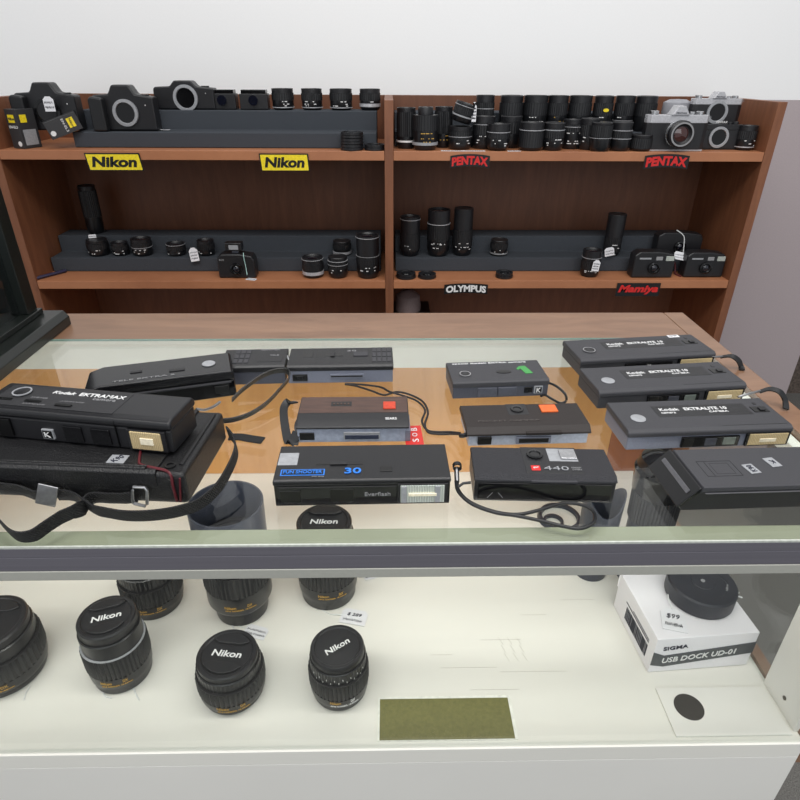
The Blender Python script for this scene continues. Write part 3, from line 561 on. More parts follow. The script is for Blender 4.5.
# ------------------------------------------------------------------ lenses
def nearlens(label, px, py, rad, topy, kind='standard', name_='Nikon', rz=.0, group='lenses standing on the lower shelf of the counter', gold=True):
    c = atz(px, py, DZ+.0005)     # centre of the foot
    top = aty(px+(px-392)*(topy-py)/1480*1.0, topy, c.y).z
    h = top-DZ
    r = empty('camera_lens', (c.x, c.y, DZ+.0004), 0, label, 'lens', group)
    R_ = rad
    if kind == 'hood':
        MB().lathe([(0, 0), (R_*.80, 0), (R_*.82, .003), (R_*.82, .016), (R_*.95, .022), (R_, .026), (R_, .048), (R_*.97, .0485), (0, .0485)], 56).build('barrel', BLK2, r)
        MB().lathe([(R_*.9, .049), (R_*1.03, .049), (R_*1.03, .078), (R_*.9, .078), (R_*.9, .049)], 96, ribs=.0012).build('focus_ring', RUB, r)
        MB().lathe([(R_*.9, .0785), (R_, .0785), (R_, .100), (R_*.9, .100), (R_*.9, .0785)], 48).build('front_barrel', BLK2, r)
        MB().lathe([(R_*.96, .1005), (R_*1.06, .1005), (R_*1.08, h), (R_*1.03, h), (R_*.96, .104), (R_*.96, .1005)], 64).build('lens_hood', HOOD, r)
        MB().lathe([(0, .1005), (R_*.9, .1005), (R_*.9, .106), (R_*.7, .107), (R_*.68, .1055), (0, .1055)], 48).build('lens_cap', BLK, r)
    else:
        cap = {'standard': .0, 'wide': .0}.get(kind, 0)
        b1 = h*.30; b2 = h*.62; b3 = h*.86
        MB().lathe([(0, 0), (R_*.88, 0), (R_*.91, .002), (R_*.91, h*.10), (R_*.96, h*.14), (R_*.98, h*.2), (R_*.98, b1-.0005), (0, b1-.0005)], 56).build('barrel', BLK2, r)
        MB().lathe([(R_*.85, b1), (R_*1.0, b1), (R_*1.01, b1+.001), (R_*1.01, b2-.001), (R_, b2), (R_*.85, b2)], 88, ribs=.0016).build('zoom_ring', RUB, r)
        MB().lathe([(R_*.85, b2+.0002), (R_*.985, b2+.0002), (R_*.985, b2+.0012), (R_*.85, b2+.0012)], 56).build('trim_ring', LGREY if kind == 'vr' else BLK, r)
        MB().lathe([(R_*.6, b2+.0014), (R_*.93, b2+.0014), (R_*.93, b3-.001), (R_*.90, b3), (R_*.6, b3)], 100 if kind != 'vr' else 56, ribs=.0006 if kind != 'vr' else 0).build('focus_ring', BLK2, r)
        rc = R_*.88
        cp = MB().lathe([(0, b3+.0002), (rc*.98, b3+.0002), (rc, b3+.001), (rc, h-.0015), (rc*.96, h), (rc*.86, h), (rc*.82, h-.0012), (0, h-.0012)], 64).build('lens_cap', BLK, r)
        if kind != 'plain':
            for s in (1, -1):
                pts = [(rc*.80*math.cos(t), s*rc*.80*math.sin(t)) for t in [math.radians(v) for v in (38, 55, 72, 90, 108, 125, 142)]]
                pts = pts+[(-rc*.40, s*rc*.36), (rc*.40, s*rc*.36)] if s == 1 else pts+[(-rc*.40, s*rc*.36), (rc*.40, s*rc*.36)]
                gp = MB().prism(pts, h-.0012, h+.0014, 'z').build('pinch_grip', BLK, cp, bevel=.0007); gp.rotation_euler.z = rz
        if name_:
            text(name_, rc*1.0, rc*.24, WHITE, cp, (0, 0, h-.0009+(.0 if kind != 'plain' else 0)), rz=rz, bold=.04, shear=.1)
        if kind == 'plain':
            mb = MB()
            for q in range(15):
                a_ = -PI/2+(q-7)*.14+.1; rr = R_*.93+.0006; zz = b2+(b3-b2)*(.35 if q % 2 else .6)
                mb.tube([(rr*math.cos(a_), rr*math.sin(a_), zz-.0012), (rr*math.cos(a_), rr*math.sin(a_), zz+.0008)], .0003, 4)
            mb.build('distance_marks', WHITE, r, smooth=False)
    # gold writing wrapped on the barrel, facing the viewer
    mz = .034 if kind == 'hood' else h*.22
    rr = (R_ if kind == 'hood' else R_*.98)
    for k, (s_, w_, hh, m_) in enumerate((('Nikon', .35, .0032, GOLDT), ('DX', .15, .0034, GOLDT if gold else WHITE), ('AF-S NIKKOR 18-55mm', .95, .0016, GOLDT if gold else WHITE))):
        off = (-.30, .28, 0)[k]; zz = mz+(.002, .002, -.0022)[k]
        o = text(s_, R_*w_, hh, m_, r, (0, 0, 0), 'top', bold=.02)
        me = o.data
        for v in me.vertices:
            ang = -PI/2+(v.co.x+off*R_)/rr+.25; y_ = v.co.y; d_ = rr+.0002+v.co.z
            v.co = (d_*math.cos(ang), d_*math.sin(ang), zz+y_)
    return r, h, c
nearlens('large black lens with capped front cut by the left edge of the photo', 8, 668, .041, 622, 'standard', None)
L2 = nearlens('black zoom lens with silver trim ring, second lens from the left on lower shelf', 124, 670, .031, 616, 'vr', 'Nikon', rz=.32)
nearlens('black lens half hidden beneath the metal edge, behind the silver trimmed zoom', 156, 600, .034, 555, 'standard', None)
nearlens('tall black lens with wide dark hood and gold writing, under the leather case', 243, 606, .036, 503, 'hood', None)
nearlens('tall black capped lens seen through the glass top beneath the blue figure camera', 329, 590, .035, 521, 'standard', 'Nikon', rz=.0)
nearlens('short black ribbed lens with pinch cap, standing at front below the hooded lens', 234, 688, .033, 653, 'standard', 'Nikon', rz=-.12)
nearlens('small black prime lens with plain round cap, rightmost of the front lenses', 340, 687, .0295, 646, 'plain', 'Nikon', rz=.62, gold=False)
# white index marks on the prime
# hoods lying on the deck
def ring_hood(label, px, py, ro, ri, h):
    c = atz(px, py, DZ)
    return tag(MB().lathe([(ri, 0), (ro, 0), (ro*.94, h), (ri*1.02, h), (ri, 0)], 48, (c.x, c.y, DZ+.0004)).build('lens_hood', HOOD, None), label, 'lens hood')
ring_hood('flat grey ring hood on the lower shelf, seen inside the cord loop', 559, 519, .030, .024, .006)
ring_hood('small grey ring lying inside the flat ring hood below the cord loop', 553, 523, .0145, .0105, .005)
c = atz(589, 570, DZ); h1 = empty('lens_hood', (c.x, c.y, DZ+.0004), 0, 'dark slate petal lens hood beside the telephoto lens in the case', 'lens hood')
vs = []; n = 64; mb = MB()
pr = []
for i in range(n):
    a_ = 2*PI*i/n; hh = .112+.012*math.cos(2*a_)
    for rr, z in ((.0185, 0), (.020, .0), (.0235, hh), (.022, hh)): vs.append((rr*math.cos(a_), rr*math.sin(a_), z))
fs = [(i*4+k, ((i+1) % n)*4+k, ((i+1) % n)*4+(k+1) % 4, i*4+(k+1) % 4) for i in range(n) for k in range(4)]
mb.add(vs, fs).build('petal_shell', HOOD, h1)
c = atz(636, 574, DZ); tl = empty('telephoto_lens', (c.x, c.y, DZ+.0004), 0, 'tall dark telephoto lens with tripod foot, seen through the glass near the shell camera', 'lens')
MB().lathe([(0, 0), (.025, 0), (.026, .004), (.0245, .05), (.0245, .09), (0, .09)], 56).build('barrel', HOOD, tl)
MB().lathe([(.02, .0905), (.027, .0905), (.028, .13), (.02, .13), (.02, .0905)], 90, ribs=.001).build('zoom_ring', RUB, tl)
MB().lathe([(.02, .1305), (.029, .1305), (.031, .158), (.027, .160), (.0245, .156), (.0245, .1305), (.02, .1305)], 56).build('front_barrel', GLOSS, tl)
MB().lathe([(0, .1605), (.028, .1605), (.029, .163), (.026, .172), (.016, .178), (0, .180)], 48).build('lens_cap', GLOSS, tl)
ft = MB().box(-.010, .010, -.050, -.0255, .066, .078).build('tripod_foot', HOOD, tl, bevel=.003)
MB().lathe([(0, 0), (.006, 0), (.006, .006), (0, .006)], 20, (0, -.040, .0782)).build('foot_screw', BLK, ft)
# ------------------------------------------------------------------ white carton and cap on it
f0 = Vector((.268, .404, DZ+.0004)); BWD, BDP, BH = .108, .090, .050
rzb = math.radians(4)
bx = empty('carton', f0, rzb, 'white cardboard carton with grey band on the lower shelf at right', 'box')
MB().box(0, BWD, 0, BDP, 0, BH).build('carton_body', CARDW, bx, bevel=.0008)
MB().box(-.0006, .062, BDP-.0004, BDP+.0016, BH-.020, BH+.0012).build('tuck_flap', CARDW, bx, bevel=.0004)
bn = MB().prism([(.0, .012), (.014, .0085), (BWD, .020), (BWD, .036), (.012, .025), (.0, .031)], -.0006, 0, 'y').build('printed_band', CARDG, bx, smooth=False, label='dark grey printed band')
t = text('USB DOCK UD-01', .078, .0072, WHITE, bn, (.050, -.0008, .0215), 'front', bold=.02, shear=.15); t.rotation_euler = (PI/2, -.09, 0)
t = text('SIGMA', .026, .0052, INK, bx, (.022, -.0004, .0365), 'front', bold=.03); t.rotation_euler = (PI/2, -.09, 0)
bc_ = MB(); rd = random.Random(2); y = .012
while y < .062:
    w_ = rd.choice((.0006, .001, .0016)); bc_.box(-.0006, 0, y, y+w_, .010, .027); y += w_+rd.choice((.0007, .0012))
bc_.build('barcode', INK, bx, smooth=False, label='black barcode')
for k in range(2): scribble(bx, INK, 0, .001, 0, .001, 0, 0, 'small_print') if False else None
MB().box(-.0005, 0, .012, .066, .031, .0318).box(-.0005, 0, .012, .05, .034, .0346).build('small_print', INK, bx, smooth=False)
Rb = Matrix.Rotation(rzb, 4, 'Z'); cc = f0+Rb @ Vector((.070, .052, BH+.0006))
lc2 = empty('body_cap', cc, 0, 'round black stacked lens cap lying on the white carton', 'lens cap')
MB().lathe([(0, 0), (.0335, 0), (.0348, .002), (.0350, .019), (.0335, .021), (.024, .0212), (.0235, .0205), (.012, .0205), (.0115, .0212), (0, .0212)], 72).build('cap_body', M('slate black cap', (40, 42, 50), .45, bump=.4, scale=800), lc2)
MB().lathe([(0, .0212), (.0022, .0212), (.0022, .0218), (0, .0218)], 20).build('centre_dot', GREYT, lc2, label='pale centre dot')
text('Nikon', .014, .0028, GREYT, lc2, (-.004, .028, .0213)); text('Nikon', .010, .0024, GREYT, lc2, (.021, -.010, .0214), rz=1.1)
MB().tube([(.0355, -.004, .006), (.040, -.006, .004), (.044, -.007, .003)], .0008).tube([(.0355, -.003, .006), (.040, -.003, .005), (.043, -.001, .004)], .0008).build('tag_string', STRING, lc2, label='white string')
def price_tag(label, o, w, d, rz, rot=None, string=None, seed=1, rows=2, price=None):
    r = empty('price_tag', o, rz, label, 'price tag', rot=rot)
    c = MB().prism([(-w/2, -d/2), (w/2, -d/2), (w/2, d/2-d*.2), (w/2-d*.2, d/2), (-w/2+d*.2, d/2), (-w/2, d/2-d*.2)], 0, .0006, 'z').build('card', PAPER, r, smooth=False)
    if price: text(price, w*.55, d*.22, INK, c, (.0, d*.12, .0009), bold=-.01, shear=.2, name='handwriting'); scribble(c, INK, -w*.38, w*.38, -d*.40, -d*.10, .0008, 1, seed=seed, r=.00028)
    else: scribble(c, INK, -w*.42, w*.42, -d*.4, d*.25, .0008, rows, seed=seed, r=.00028)
    if string:
        inv = r.matrix_basis.inverted()
        from mathutils import Euler
        M_ = Matrix.Translation(Vector(o)) @ (Euler(rot) if rot else Euler((0, 0, rz))).to_matrix().to_4x4(); inv = M_.inverted()
        MB().tube([inv @ Vector(p) for p in catmull(string, 4)], .0005, 6).build('string', STRING, r)
    return r
g = f0+Rb @ Vector((.027, .022, BH+.0008))
price_tag('white handwritten price tag lying on the carton beside the round cap', g, .024, .030, rzb-.35, string=[g+Vector((.004, .013, .0006)), cc+Vector((-.037, -.012, .004)), cc+Vector((-.036, -.004, .006))], seed=11, rows=2, price='$99')
def dk(px, py, z=DZ+.0008): return atz(px, py, z)
q = dk(354, 617); price_tag('white handwritten price tag beside the lens under the blue figure camera', q, .030, .021, -.22, price='$ 289', string=[q+Vector((-.011, .003, .0006)), dk(330, 614), dk(318, 607)], seed=12)
q = dk(256, 632); price_tag('pale price tag half hidden behind the pinch capped lens at front', q, .026, .016, -.3, string=[q+Vector((-.010, .004, .0006)), dk(237, 625), dk(234, 617)], seed=13)
q = dk(372, 574); price_tag('white price tag just below the metal edge, right of centre left lenses', q, .022, .016, .35, seed=14)
for k, (pts, l) in enumerate((([(156-24, 684), (160-24, 694), (163-24, 700)], 'white tag string at the foot of the silver trimmed zoom'), ([(30, 686), (26, 693), (24, 700)], 'white tag string at the foot of the large left lens'), ([(258, 612), (240, 618), (232, 622), (234, 630)], 'white string looped at the foot of the hooded lens'), ([(102, 688), (105, 696), (112, 698)], 'white string lying left of the silver trimmed zoom foot'))):
    tag(MB().tube(catmull([dk(*p) for p in pts], 4), .0006, 6).build('tag_string', STRING, None), l, 'string')
# scratches in the deck laminate
SCR = M('worn grey scratch', (200, 196, 186), .6)
sc = MB(); rd = random.Random(9)
for (x, y, l) in ((440, 668, 60), (480, 640, 45), (500, 672, 70), (470, 690, 50), (520, 615, 30), (430, 655, 24), (560, 600, 40)):
    p = dk(x, y, DZ+.0001); sc.box(p.x, p.x+l*.001, p.y, p.y+.0003, DZ, DZ+.0002)
for k in range(9):
    p = dk(498+k*3, 637+(k % 3)*8, DZ+.0001); sc.tube([(p.x, p.y, DZ+.0001), (p.x+.004, p.y-.010, DZ+.0001)], .0002, 4)
tag(sc.build('deck_scratches', SCR, ctr, smooth=False), kind='stuff'); bpy.data.objects['deck_scratches'].matrix_parent_inverse = Matrix.Translation(ctr.location).inverted()
# ------------------------------------------------------------------ goods on the shelving unit
ZU, ZL = .135, -.165      # upper and lower shelf surfaces
xl0, xl1, xr0, xr1 = U0+TH, XD-TH/2, XD+TH/2, U1-TH
def foam(label, x0, x1, z, y0, h1, y1, h2, yb):
    return tag(MB().prism([(y0, z+.0006), (yb, z+.0006), (yb, z+h2), (y1, z+h2), (y1, z+h1), (y0, z+h1)], x0, x1, 'x').build('foam_step', FOAM, None, bevel=.002), label, 'foam riser', 'stepped foam risers on the shelves')
FY, FH1, FY2, FH2, FYB = 1.530, .036, 1.592, .077, 1.66
foam("stepped dark grey foam riser on the upper left shelf behind the yellow signs", max(Xof(90, FY, ZU)-.02, xl0+.06), xl1-.018, ZU, 1.50, .033, 1.56, .075, 1.64)
foam("stepped dark grey foam riser on the lower left shelf under the short lenses", max(Xof(54, FY, ZL), xl0+.004), xl1-.012, ZL, FY, FH1, FY2, FH2, FYB)
foam('stepped dark grey foam riser on the upper right shelf, crowded with lenses', xr0+.004, Xof(643, 1.574, ZU)+.028, ZU, 1.540, .033, 1.606, .070, 1.70)
foam('stepped dark grey foam riser on the lower right shelf behind the compact cameras', xr0+.006, Xof(698, FY, ZL), ZL, FY, FH1, FY2, FH2, FYB)
WM = WHITE
def flens(px, z, Y, r, h, label, group, bands=(), grip=(.45, .8), neck=1., cap='open', marks=0, tilt=None, mark_m=None, base_m=None, mount=.8):
    X = Xof(px, Y, z+.02)
    o = empty('camera_lens', (X, Y, z+.0005), 0, label, 'lens', group)
    if tilt: o.rotation_euler = tilt
    g0, g1 = h*grip[0], h*grip[1]
    MB().lathe([(0, 0), (r*mount, 0), (r*(mount+.06), h*.03), (r*.93, h*.10), (r*.97, h*.14), (r*.97, g0-.0003), (0, g0-.0003)], 32).build('barrel', base_m or BLK2, o)
    MB().lathe([(r*.7, g0), (r, g0), (r, g1-.0003), (r*.7, g1-.0003)], 64, ribs=.0009).build('grip_ring', RUB, o)
    rt = r*neck
    if cap == 'open':
        MB().lathe([(r*.5, g1), (rt*.96, g1), (rt*.97, h), (rt*.88, h), (rt*.80, h-.004), (r*.5, h-.004)], 32).build('front_rim', BLK, o)
        MB().lathe([(0, g1+.0002), (r*.49, g1+.0002), (r*.49, h-.0038), (r*.3, h-.0025), (0, h-.002)], 28).build('front_element', ELEM, o)
    else:
        MB().lathe([(0, g1), (rt*.93, g1), (rt*.95, h-.0015), (rt*.9, h), (rt*.75, h), (rt*.72, h-.001), (0, h-.001)], 32).build('lens_cap', BLK if cap == 'cap' else SILVP, o)
    for f, hh, m in bands:
        MB().lathe([(r*.9, h*f), (r*1.012, h*f), (r*1.012, h*f+hh), (r*.9, h*f+hh), (r*.9, h*f)], 32).build('trim_band', m, o, label='pale trim band')
    if marks:
        rd = random.Random(int(px)); mb = MB()
        for q in range(marks):
            a_ = -PI/2+rd.uniform(-.8, .8); zz = h*rd.choice((.2, .28, grip[0]-.05)); w_ = rd.uniform(.0008, .003)
            c_, s_ = math.cos(a_), math.sin(a_); rr = r*.97+.0003
            vs = [(rr*c_-s_*u*w_+c_*v, rr*s_+c_*u*w_+s_*v, zz+t*.0009) for t in (-1, 1) for v in (-.0003, .0003) for u in (-1, 1)]
            mb.add(vs, [(0, 2, 3, 1), (4, 5, 7, 6), (0, 1, 5, 4), (2, 6, 7, 3), (0, 4, 6, 2), (1, 3, 7, 5)])
        mb.build('scale_marks', mark_m or WHITE, o, smooth=False)
    return o, X
GL = 'lenses on the lower left shelf'; GR = 'lenses on the lower right shelf'; GU = 'lenses crowded on the upper right shelf'; GV = 'lenses on the upper left riser'
z1, z2 = ZL+FH1, ZL+FH2
y1_, y2_ = (FY+FY2)/2-.001, 1.628
# lower left shelf
flens(95, z2, y2_-.004, .022, .120, 'tall dark lens standing at the back of the lower left shelf', GL, cap='cap', grip=(.35, .9))
flens(98, z1, y1_, .027, .040, 'short black lens with tag, leftmost on the lower left riser', GL, cap='cap', marks=5)
flens(120, z1, y1_, .021, .032, 'smallest of the black lenses on the left of the lower left riser', GL, marks=5)
flens(142, z1, y1_, .026, .042, 'black lens with wide top rim, third from the left on the lower left riser', GL, marks=6, bands=((.5, .001, SILVP),))
flens(176, z1, y1_, .024, .030, 'black lens with open shiny mouth, fourth on the lower left riser', GL, marks=2, bands=((.9, .0008, SILVP),))
flens(206, z1, y1_, .022, .038, 'black lens beside the white tag on the lower left riser', GL, marks=3)
flens(342, z1, y1_+.004, .024, .036, 'short lens with pale lower ring standing on the foam near the divider', GL, bands=((.1, .006, SILVP),), cap='cap')
flens(313, ZL, 1.490, .027, .050, 'short lens with pale ring on the bare shelf, left of the pair', GL, bands=((.16, .008, SILVP), (.9, .001, SILVP)), grip=(.4, .7))
flens(338, ZL, 1.488, .025, .052, 'black short zoom standing on the bare shelf next to the tall lens', GL, bands=((.62, .001, SILVP), (.8, .001, SILVP)), cap='cap', marks=3)
flens(368, ZL, 1.488, .029, .105, 'tall black lens with bright front rim beside the shelf divider', GL, bands=((.95, .0012, SILVP), (.52, .0008, GREYT)), marks=8, grip=(.32, .52))
# lower right shelf
flens(410, z1, y1_, .026, .098, 'tall lens with pale glass top nearest the shelf divider, lower right shelf', GR, bands=((.93, .001, SILVP),), marks=3, grip=(.15, .6))
flens(438, z1, y1_, .0295, .115, 'widest tall lens with bright ring, second on the lower right riser', GR, bands=((.70, .0016, SILVP),), marks=12, grip=(.35, .68))
flens(462, z1, y1_+.004, .026, .118, 'tall slim black lens, third on the lower right riser', GR, marks=10, grip=(.2, .55), cap='cap')
flens(499, z1, y1_, .023, .040, 'short black lens alone in the middle of the lower right riser', GR, bands=((.12, .003, GREYT),), marks=3, cap='cap')
flens(590, ZL, 1.495, .024, .066, 'black lens with two tags on the bare lower right shelf', GR, bands=((.72, .001, SILVP),), marks=10, grip=(.3, .6))
flens(612, z1, y1_, .022, .105, 'tall dark lens wearing a hood behind the tagged lens', GR, neck=1.1, grip=(.1, .45), cap='cap', marks=8)
def fcap(px, z, Y, r, h, label, group='loose round caps on the shelves', cat='lens cap'):
    X = Xof(px, Y, z); o = empty('filter_ring' if cat == 'filter' else 'loose_cap', (X, Y, z+.0004), 0, label, cat, group)
    MB().lathe([(0, 0), (r*.95, 0), (r, .001), (r, h*.45), (r*.93, h*.5), (r*.97, h*.55), (r*.97, h), (r*.8, h), (r*.78, h-.002), (0, h-.002)], 36).build('ring', BLK, o)
    MB().lathe([(0, h-.0018), (r*.5, h-.0018), (r*.45, h-.0005), (0, h-.0005)], 24).build('centre', GLOSS, o)
    return o
fcap(406, ZL, 1.480, .025, .012, 'black round cap at the left end of the lower right shelf')
fcap(427, ZL, 1.480, .023, .010, 'flatter black round cap right of the first on the lower right shelf')
fcap(504, ZL, 1.482, .022, .013, 'black round cap alone in front of the middle of the lower right riser')
for k in range(3): fcap(352, ZU+k*.0128, 1.475, .026, .0122, ('bottom', 'middle', 'top')[k]+' black filter ring of the stack of three on the upper left shelf', 'stacked filter rings', 'filter')
fcap(375, ZU, 1.475, .024, .012, 'single black filter ring right of the stack of three', 'stacked filter rings', 'filter')
# upper left riser lenses (feet visible just under the top of the photo)
for px, r_, m_ in ((283, .026, 2), (312, .025, 6), (341, .027, 6), (370, .025, 3)):
    flens(px, ZU+.075, 1.600, r_, .045, {283: 'black lens without bright rim, first of four on the upper left riser', 312: 'black lens with white marks, second of four on the upper left riser', 341: 'black lens with white marks, third of four on the upper left riser', 370: 'lens with wide silver ring, last of four beside the divider'}[px], GV, bands=((.16, .007, SILVP),) if px == 370 else ((.1, .0015, SILVP),), marks=m_+3)
# upper right crowd, front row then back row
fr = [(406, 1.512, .022, .085, dict(bands=((.16, .004, WM),), grip=(.3, .9)), 'dark tall lens with bright foot ring beside the divider, upper right shelf'),
      (425, 1.487, .029, .088, dict(bands=((.12, .006, LGREY),), grip=(.45, .82), neck=.62, marks=14, mark_m=GOLDT, cap='cap'), 'tall lens with yellow scale and narrow top, front left of the upper right shelf'),
      (443, 1.535, .021, .086, dict(grip=(.35, .9), marks=5, mark_m=GOLDT), 'tall slim lens with yellow figures behind the yellow scaled lens'),
      (460, 1.500, .027, .048, dict(bands=((.55, .001, SILVP),), marks=4), 'broad lens with a second lens lying tilted on top of it'),
      (483, 1.515, .026, .068, dict(bands=((.75, .001, SILVP),), marks=6), 'black lens with pale top rim right of the tilted pair'),
      (498, 1.480, .026, .055, dict(bands=((.68, .0012, SILVP),), marks=8, grip=(.45, .65), mount=.7), 'squat black lens with white figures and flared top, front row'),
      (510, 1.535, .026, .068, dict(cap='cap'), 'plain dark lens standing behind the squat flared lens'),
      (531, 1.482, .028, .058, dict(bands=((.72, .0014, SILVP),), grip=(.12, .68)), 'lens with wide ribbed grip below a silver line, front row centre'),
      (553, 1.484, .024, .058, dict(bands=((.72, .002, LGREY),), marks=8, cap='cap'), 'lens with bright silver ring, right of the wide ribbed one'),
      (571, 1.515, .023, .062, dict(bands=((.75, .001, SILVP),), marks=12, grip=(.6, .85)), 'lens covered in white figures, slightly behind the front row'),
      (588, 1.500, .023, .066, dict(marks=4, cap='cap'), 'dark lens left of the two capped lenses, upper right shelf'),
      (600, 1.472, .024, .060, dict(cap='cap', bands=((.45, .0008, SILVP),), grip=(.5, .9)), 'tall capped lens left of the stacked cap pair'),
      (620, 1.480, .024, .060, dict(cap='cap', bands=((.42, .0012, SILVP), (.7, .0012, SILVP)), grip=(.44, .68)), 'black lens with two pale rims near the silver camera'),
      (641, 1.480, .025, .034, dict(cap='cap', grip=(.2, .8)), 'shortest capped lens directly left of the silver camera')]
for px, Y, r_, h, kw, lb in fr: flens(px, ZU, Y, r_, h, lb, GU, **kw)
o, X = flens(461, ZU+.050, 1.502, .024, .040, 'lens lying tilted with bright rim on top of the broad lens', GU, bands=((.85, .001, SILVP), (.3, .003, LGREY)), tilt=(.05, .28, 0)); o.location.z += .0065
bk = [(484, .022, dict(bands=((.4, .0012, SILVP), (.62, .0012, SILVP)))), (510, .028, dict(marks=8, cap='cap')), (534, .029, dict(marks=14)), (556, .024, dict(marks=8, mark_m=GOLDT)), (578, .027, dict()), (601, .023, dict(marks=4, cap='cap')), (622, .023, dict(marks=6, bands=((.3, .0015, GREYT),))), (643, .026, dict(cap='cap'))]
ad = ['slim lens with two silver rings', 'broad dark lens with faint white figures', 'broad lens with large white figures', 'narrow lens with small yellow figures', 'dark plain lens without markings', 'lens with yellow oval spot', 'lens with grey lower ring and figures', 'widest capped dark lens']
for (px, r_, kw), l in zip(bk, ad):
    o, X = flens(px, ZU+.033, 1.574, r_, .076, l+' in the back row of the upper right shelf', GU, **kw)
    if px == 601:
        MB().lathe([(0, 0), (.0055, 0), (.0055, .001), (0, .001)], 20, axis='y').xf(Matrix.Diagonal((1.2, 1, .7, 1))).build('oval_sticker', YEL, o, loc=(0, -r_-.0003, .046), label='yellow oval sticker')
# far right small lens
flens(745, ZU, 1.500, .022, .052, 'small black lens at the right end of the upper shelf by the side panel', GU, bands=((.12, .002, SILVP),), marks=4)
# ---- single lens reflex cameras
def slr(px, z, Y, w, label, group, top_m, body_m, kind='lens', rz=0., h=None, brand=None, prism=True):
    X = Xof(px, Y, z+.03); o = empty('film_camera', (X, Y, z+.0005), rz, label, 'camera', group); s = w/.143; h = (h or .088)*s
    d = .034*s; hb = h*.62
    MB().prism([(-w/2, -d*.30), (-w/2+d*.35, -d/2), (w/2-d*.35, -d/2), (w/2, -d*.30), (w/2, d*.30), (w/2-d*.35, d/2), (-w/2+d*.35, d/2), (-w/2, d*.30)], .003*s, hb, 'z').build('body', body_m, o, bevel=.001)
    MB().prism([(-w/2+d*.1, -d*.46), (w/2-d*.1, -d*.46), (w/2, -d*.25), (w/2, d*.25), (w/2-d*.1, d*.46), (-w/2+d*.1, d*.46), (-w/2, d*.25), (-w/2, -d*.25)], 0, .0028*s, 'z').build('base_plate', top_m, o)
    tpz = h*.80
    MB().prism([(-w/2, -d*.25), (-w/2+d*.2, -d*.48), (w/2-d*.2, -d*.48), (w/2, -d*.25), (w/2, d*.25), (w/2-d*.2, d*.48), (-w/2+d*.2, d*.48), (-w/2, d*.25)], hb+.0003, tpz, 'z').build('top_plate', top_m, o, bevel=.001)
    if prism: pr_ = MB().prism([(-.021*s, tpz+.0003), (-.018*s, tpz+.003*s), (-.008*s, h), (.008*s, h), (.018*s, tpz+.003*s), (.021*s, tpz+.0003)], -d*.62, d*.4, 'y').build('prism_housing', top_m, o, bevel=.0012)
    if prism and brand: text(brand, .024*s, .0035*s, INK if top_m is not BLK else WHITE, pr_, (0, -d*.62-.0004, tpz+.0045*s), 'front', bold=.02)
    for x, r_, hh in ((.36, .009, .006), (-.38, .010, .007), (.24, .006, .005)):
        MB().lathe([(0, 0), (r_*s, 0), (r_*s, hh*s), (r_*.8*s, (hh+.001)*s), (0, (hh+.001)*s)], 28, (x*w, 0, tpz+.0003), .0004).build('dial', SILV if top_m is not BLK else BLK, o)
    cz = h*.40; yy = -d/2
    R1 = .0285*s
    if kind == 'lens':
        MB().lathe([(0, 0), (R1, 0), (R1, .006*s), (R1*.92, .0065*s), (R1*.92, .014*s), (0, .014*s)], 40, (0, yy-.0003, cz), axis='y').build('lens_mount', SILV, o)
        ln = MB().lathe([(R1*.3, .0143*s), (R1*1.02, .0143*s), (R1*1.02, .027*s), (R1*.9, .030*s), (R1*.80, .030*s), (R1*.62, .024*s), (R1*.3, .023*s)], 48, (0, yy-.0003, cz), .0004, axis='y').build('lens_barrel', BLK, o)
        MB().lathe([(R1*.78, .0302*s), (R1*.9, .0302*s), (R1*.9, .0308*s), (R1*.78, .0308*s), (R1*.78, .0302*s)], 40, (0, yy-.0003, cz), axis='y').build('name_ring', GREYT, ln)
        MB().lathe([(0, .0235*s), (R1*.6, .0235*s), (R1*.4, .026*s), (0, .027*s)], 32, (0, yy-.0003, cz), axis='y').build('front_element', M('warm coated lens element', (60, 24, 20), .05, coat=1.), ln)
    else:
        MB().lathe([(R1*.78, 0), (R1*1.05, 0), (R1*1.05, .0045*s), (R1*.82, .005*s), (R1*.78, .004*s), (R1*.78, 0)], 48, (0, yy-.0003, cz), axis='y').build('lens_mount', LGREY, o, label='bare pale metal lens mount')
        MB().lathe([(0, .0), (R1*.77, 0), (R1*.77, .0012), (0, .0012)], 40, (0, yy-.0003, cz), axis='y').build('mirror_box', GLOSS, o)
    for sx in (-1, 1): MB().lathe([(.002*s, 0), (.003*s, 0), (.003*s, .001), (.002*s, .001), (.002*s, 0)], 16, (sx*(w/2+.002*s), -d*.2, tpz*.93), axis='y').build('strap_lug', SILV, o)
    return o, h
S = 'film cameras on the upper right shelf'
slr(673, ZU, 1.487, .140, 'silver topped black film camera with lens, front of the upper right shelf', S, SILVP, BLK, 'lens', brand='PENTAX', h=.095)
slr(716, ZU, 1.512, .108, 'black film camera body with bare silver lens mount beside the silver camera', S, BLK, BLK, 'mount', h=.088, prism=False)
o, hh = slr(714, ZU+.048, 1.552, .116, 'silver film camera body sitting on the carton behind the black body', S, SILVP, BLK, 'mount', brand='PENTAX')
X = Xof(714, 1.56, ZU+.03)
tag(MB().box(X-.045, X+.05, 1.532, 1.60, ZU+.0005, ZU+.0475).build('carton', SIGNK, None, bevel=.001), 'black carton hidden behind the bare camera body, carrying a silver camera', 'box')
X = Xof(714, 1.493, ZU+.07)
text('PENTAX', .026, .0045, WHITE, bpy.data.objects['film_camera.001'] if 'film_camera.001' in bpy.data.objects else None, (0, -.0128, .0585), 'front', bold=.03)
X = Xof(677, 1.575, ZU+.09)
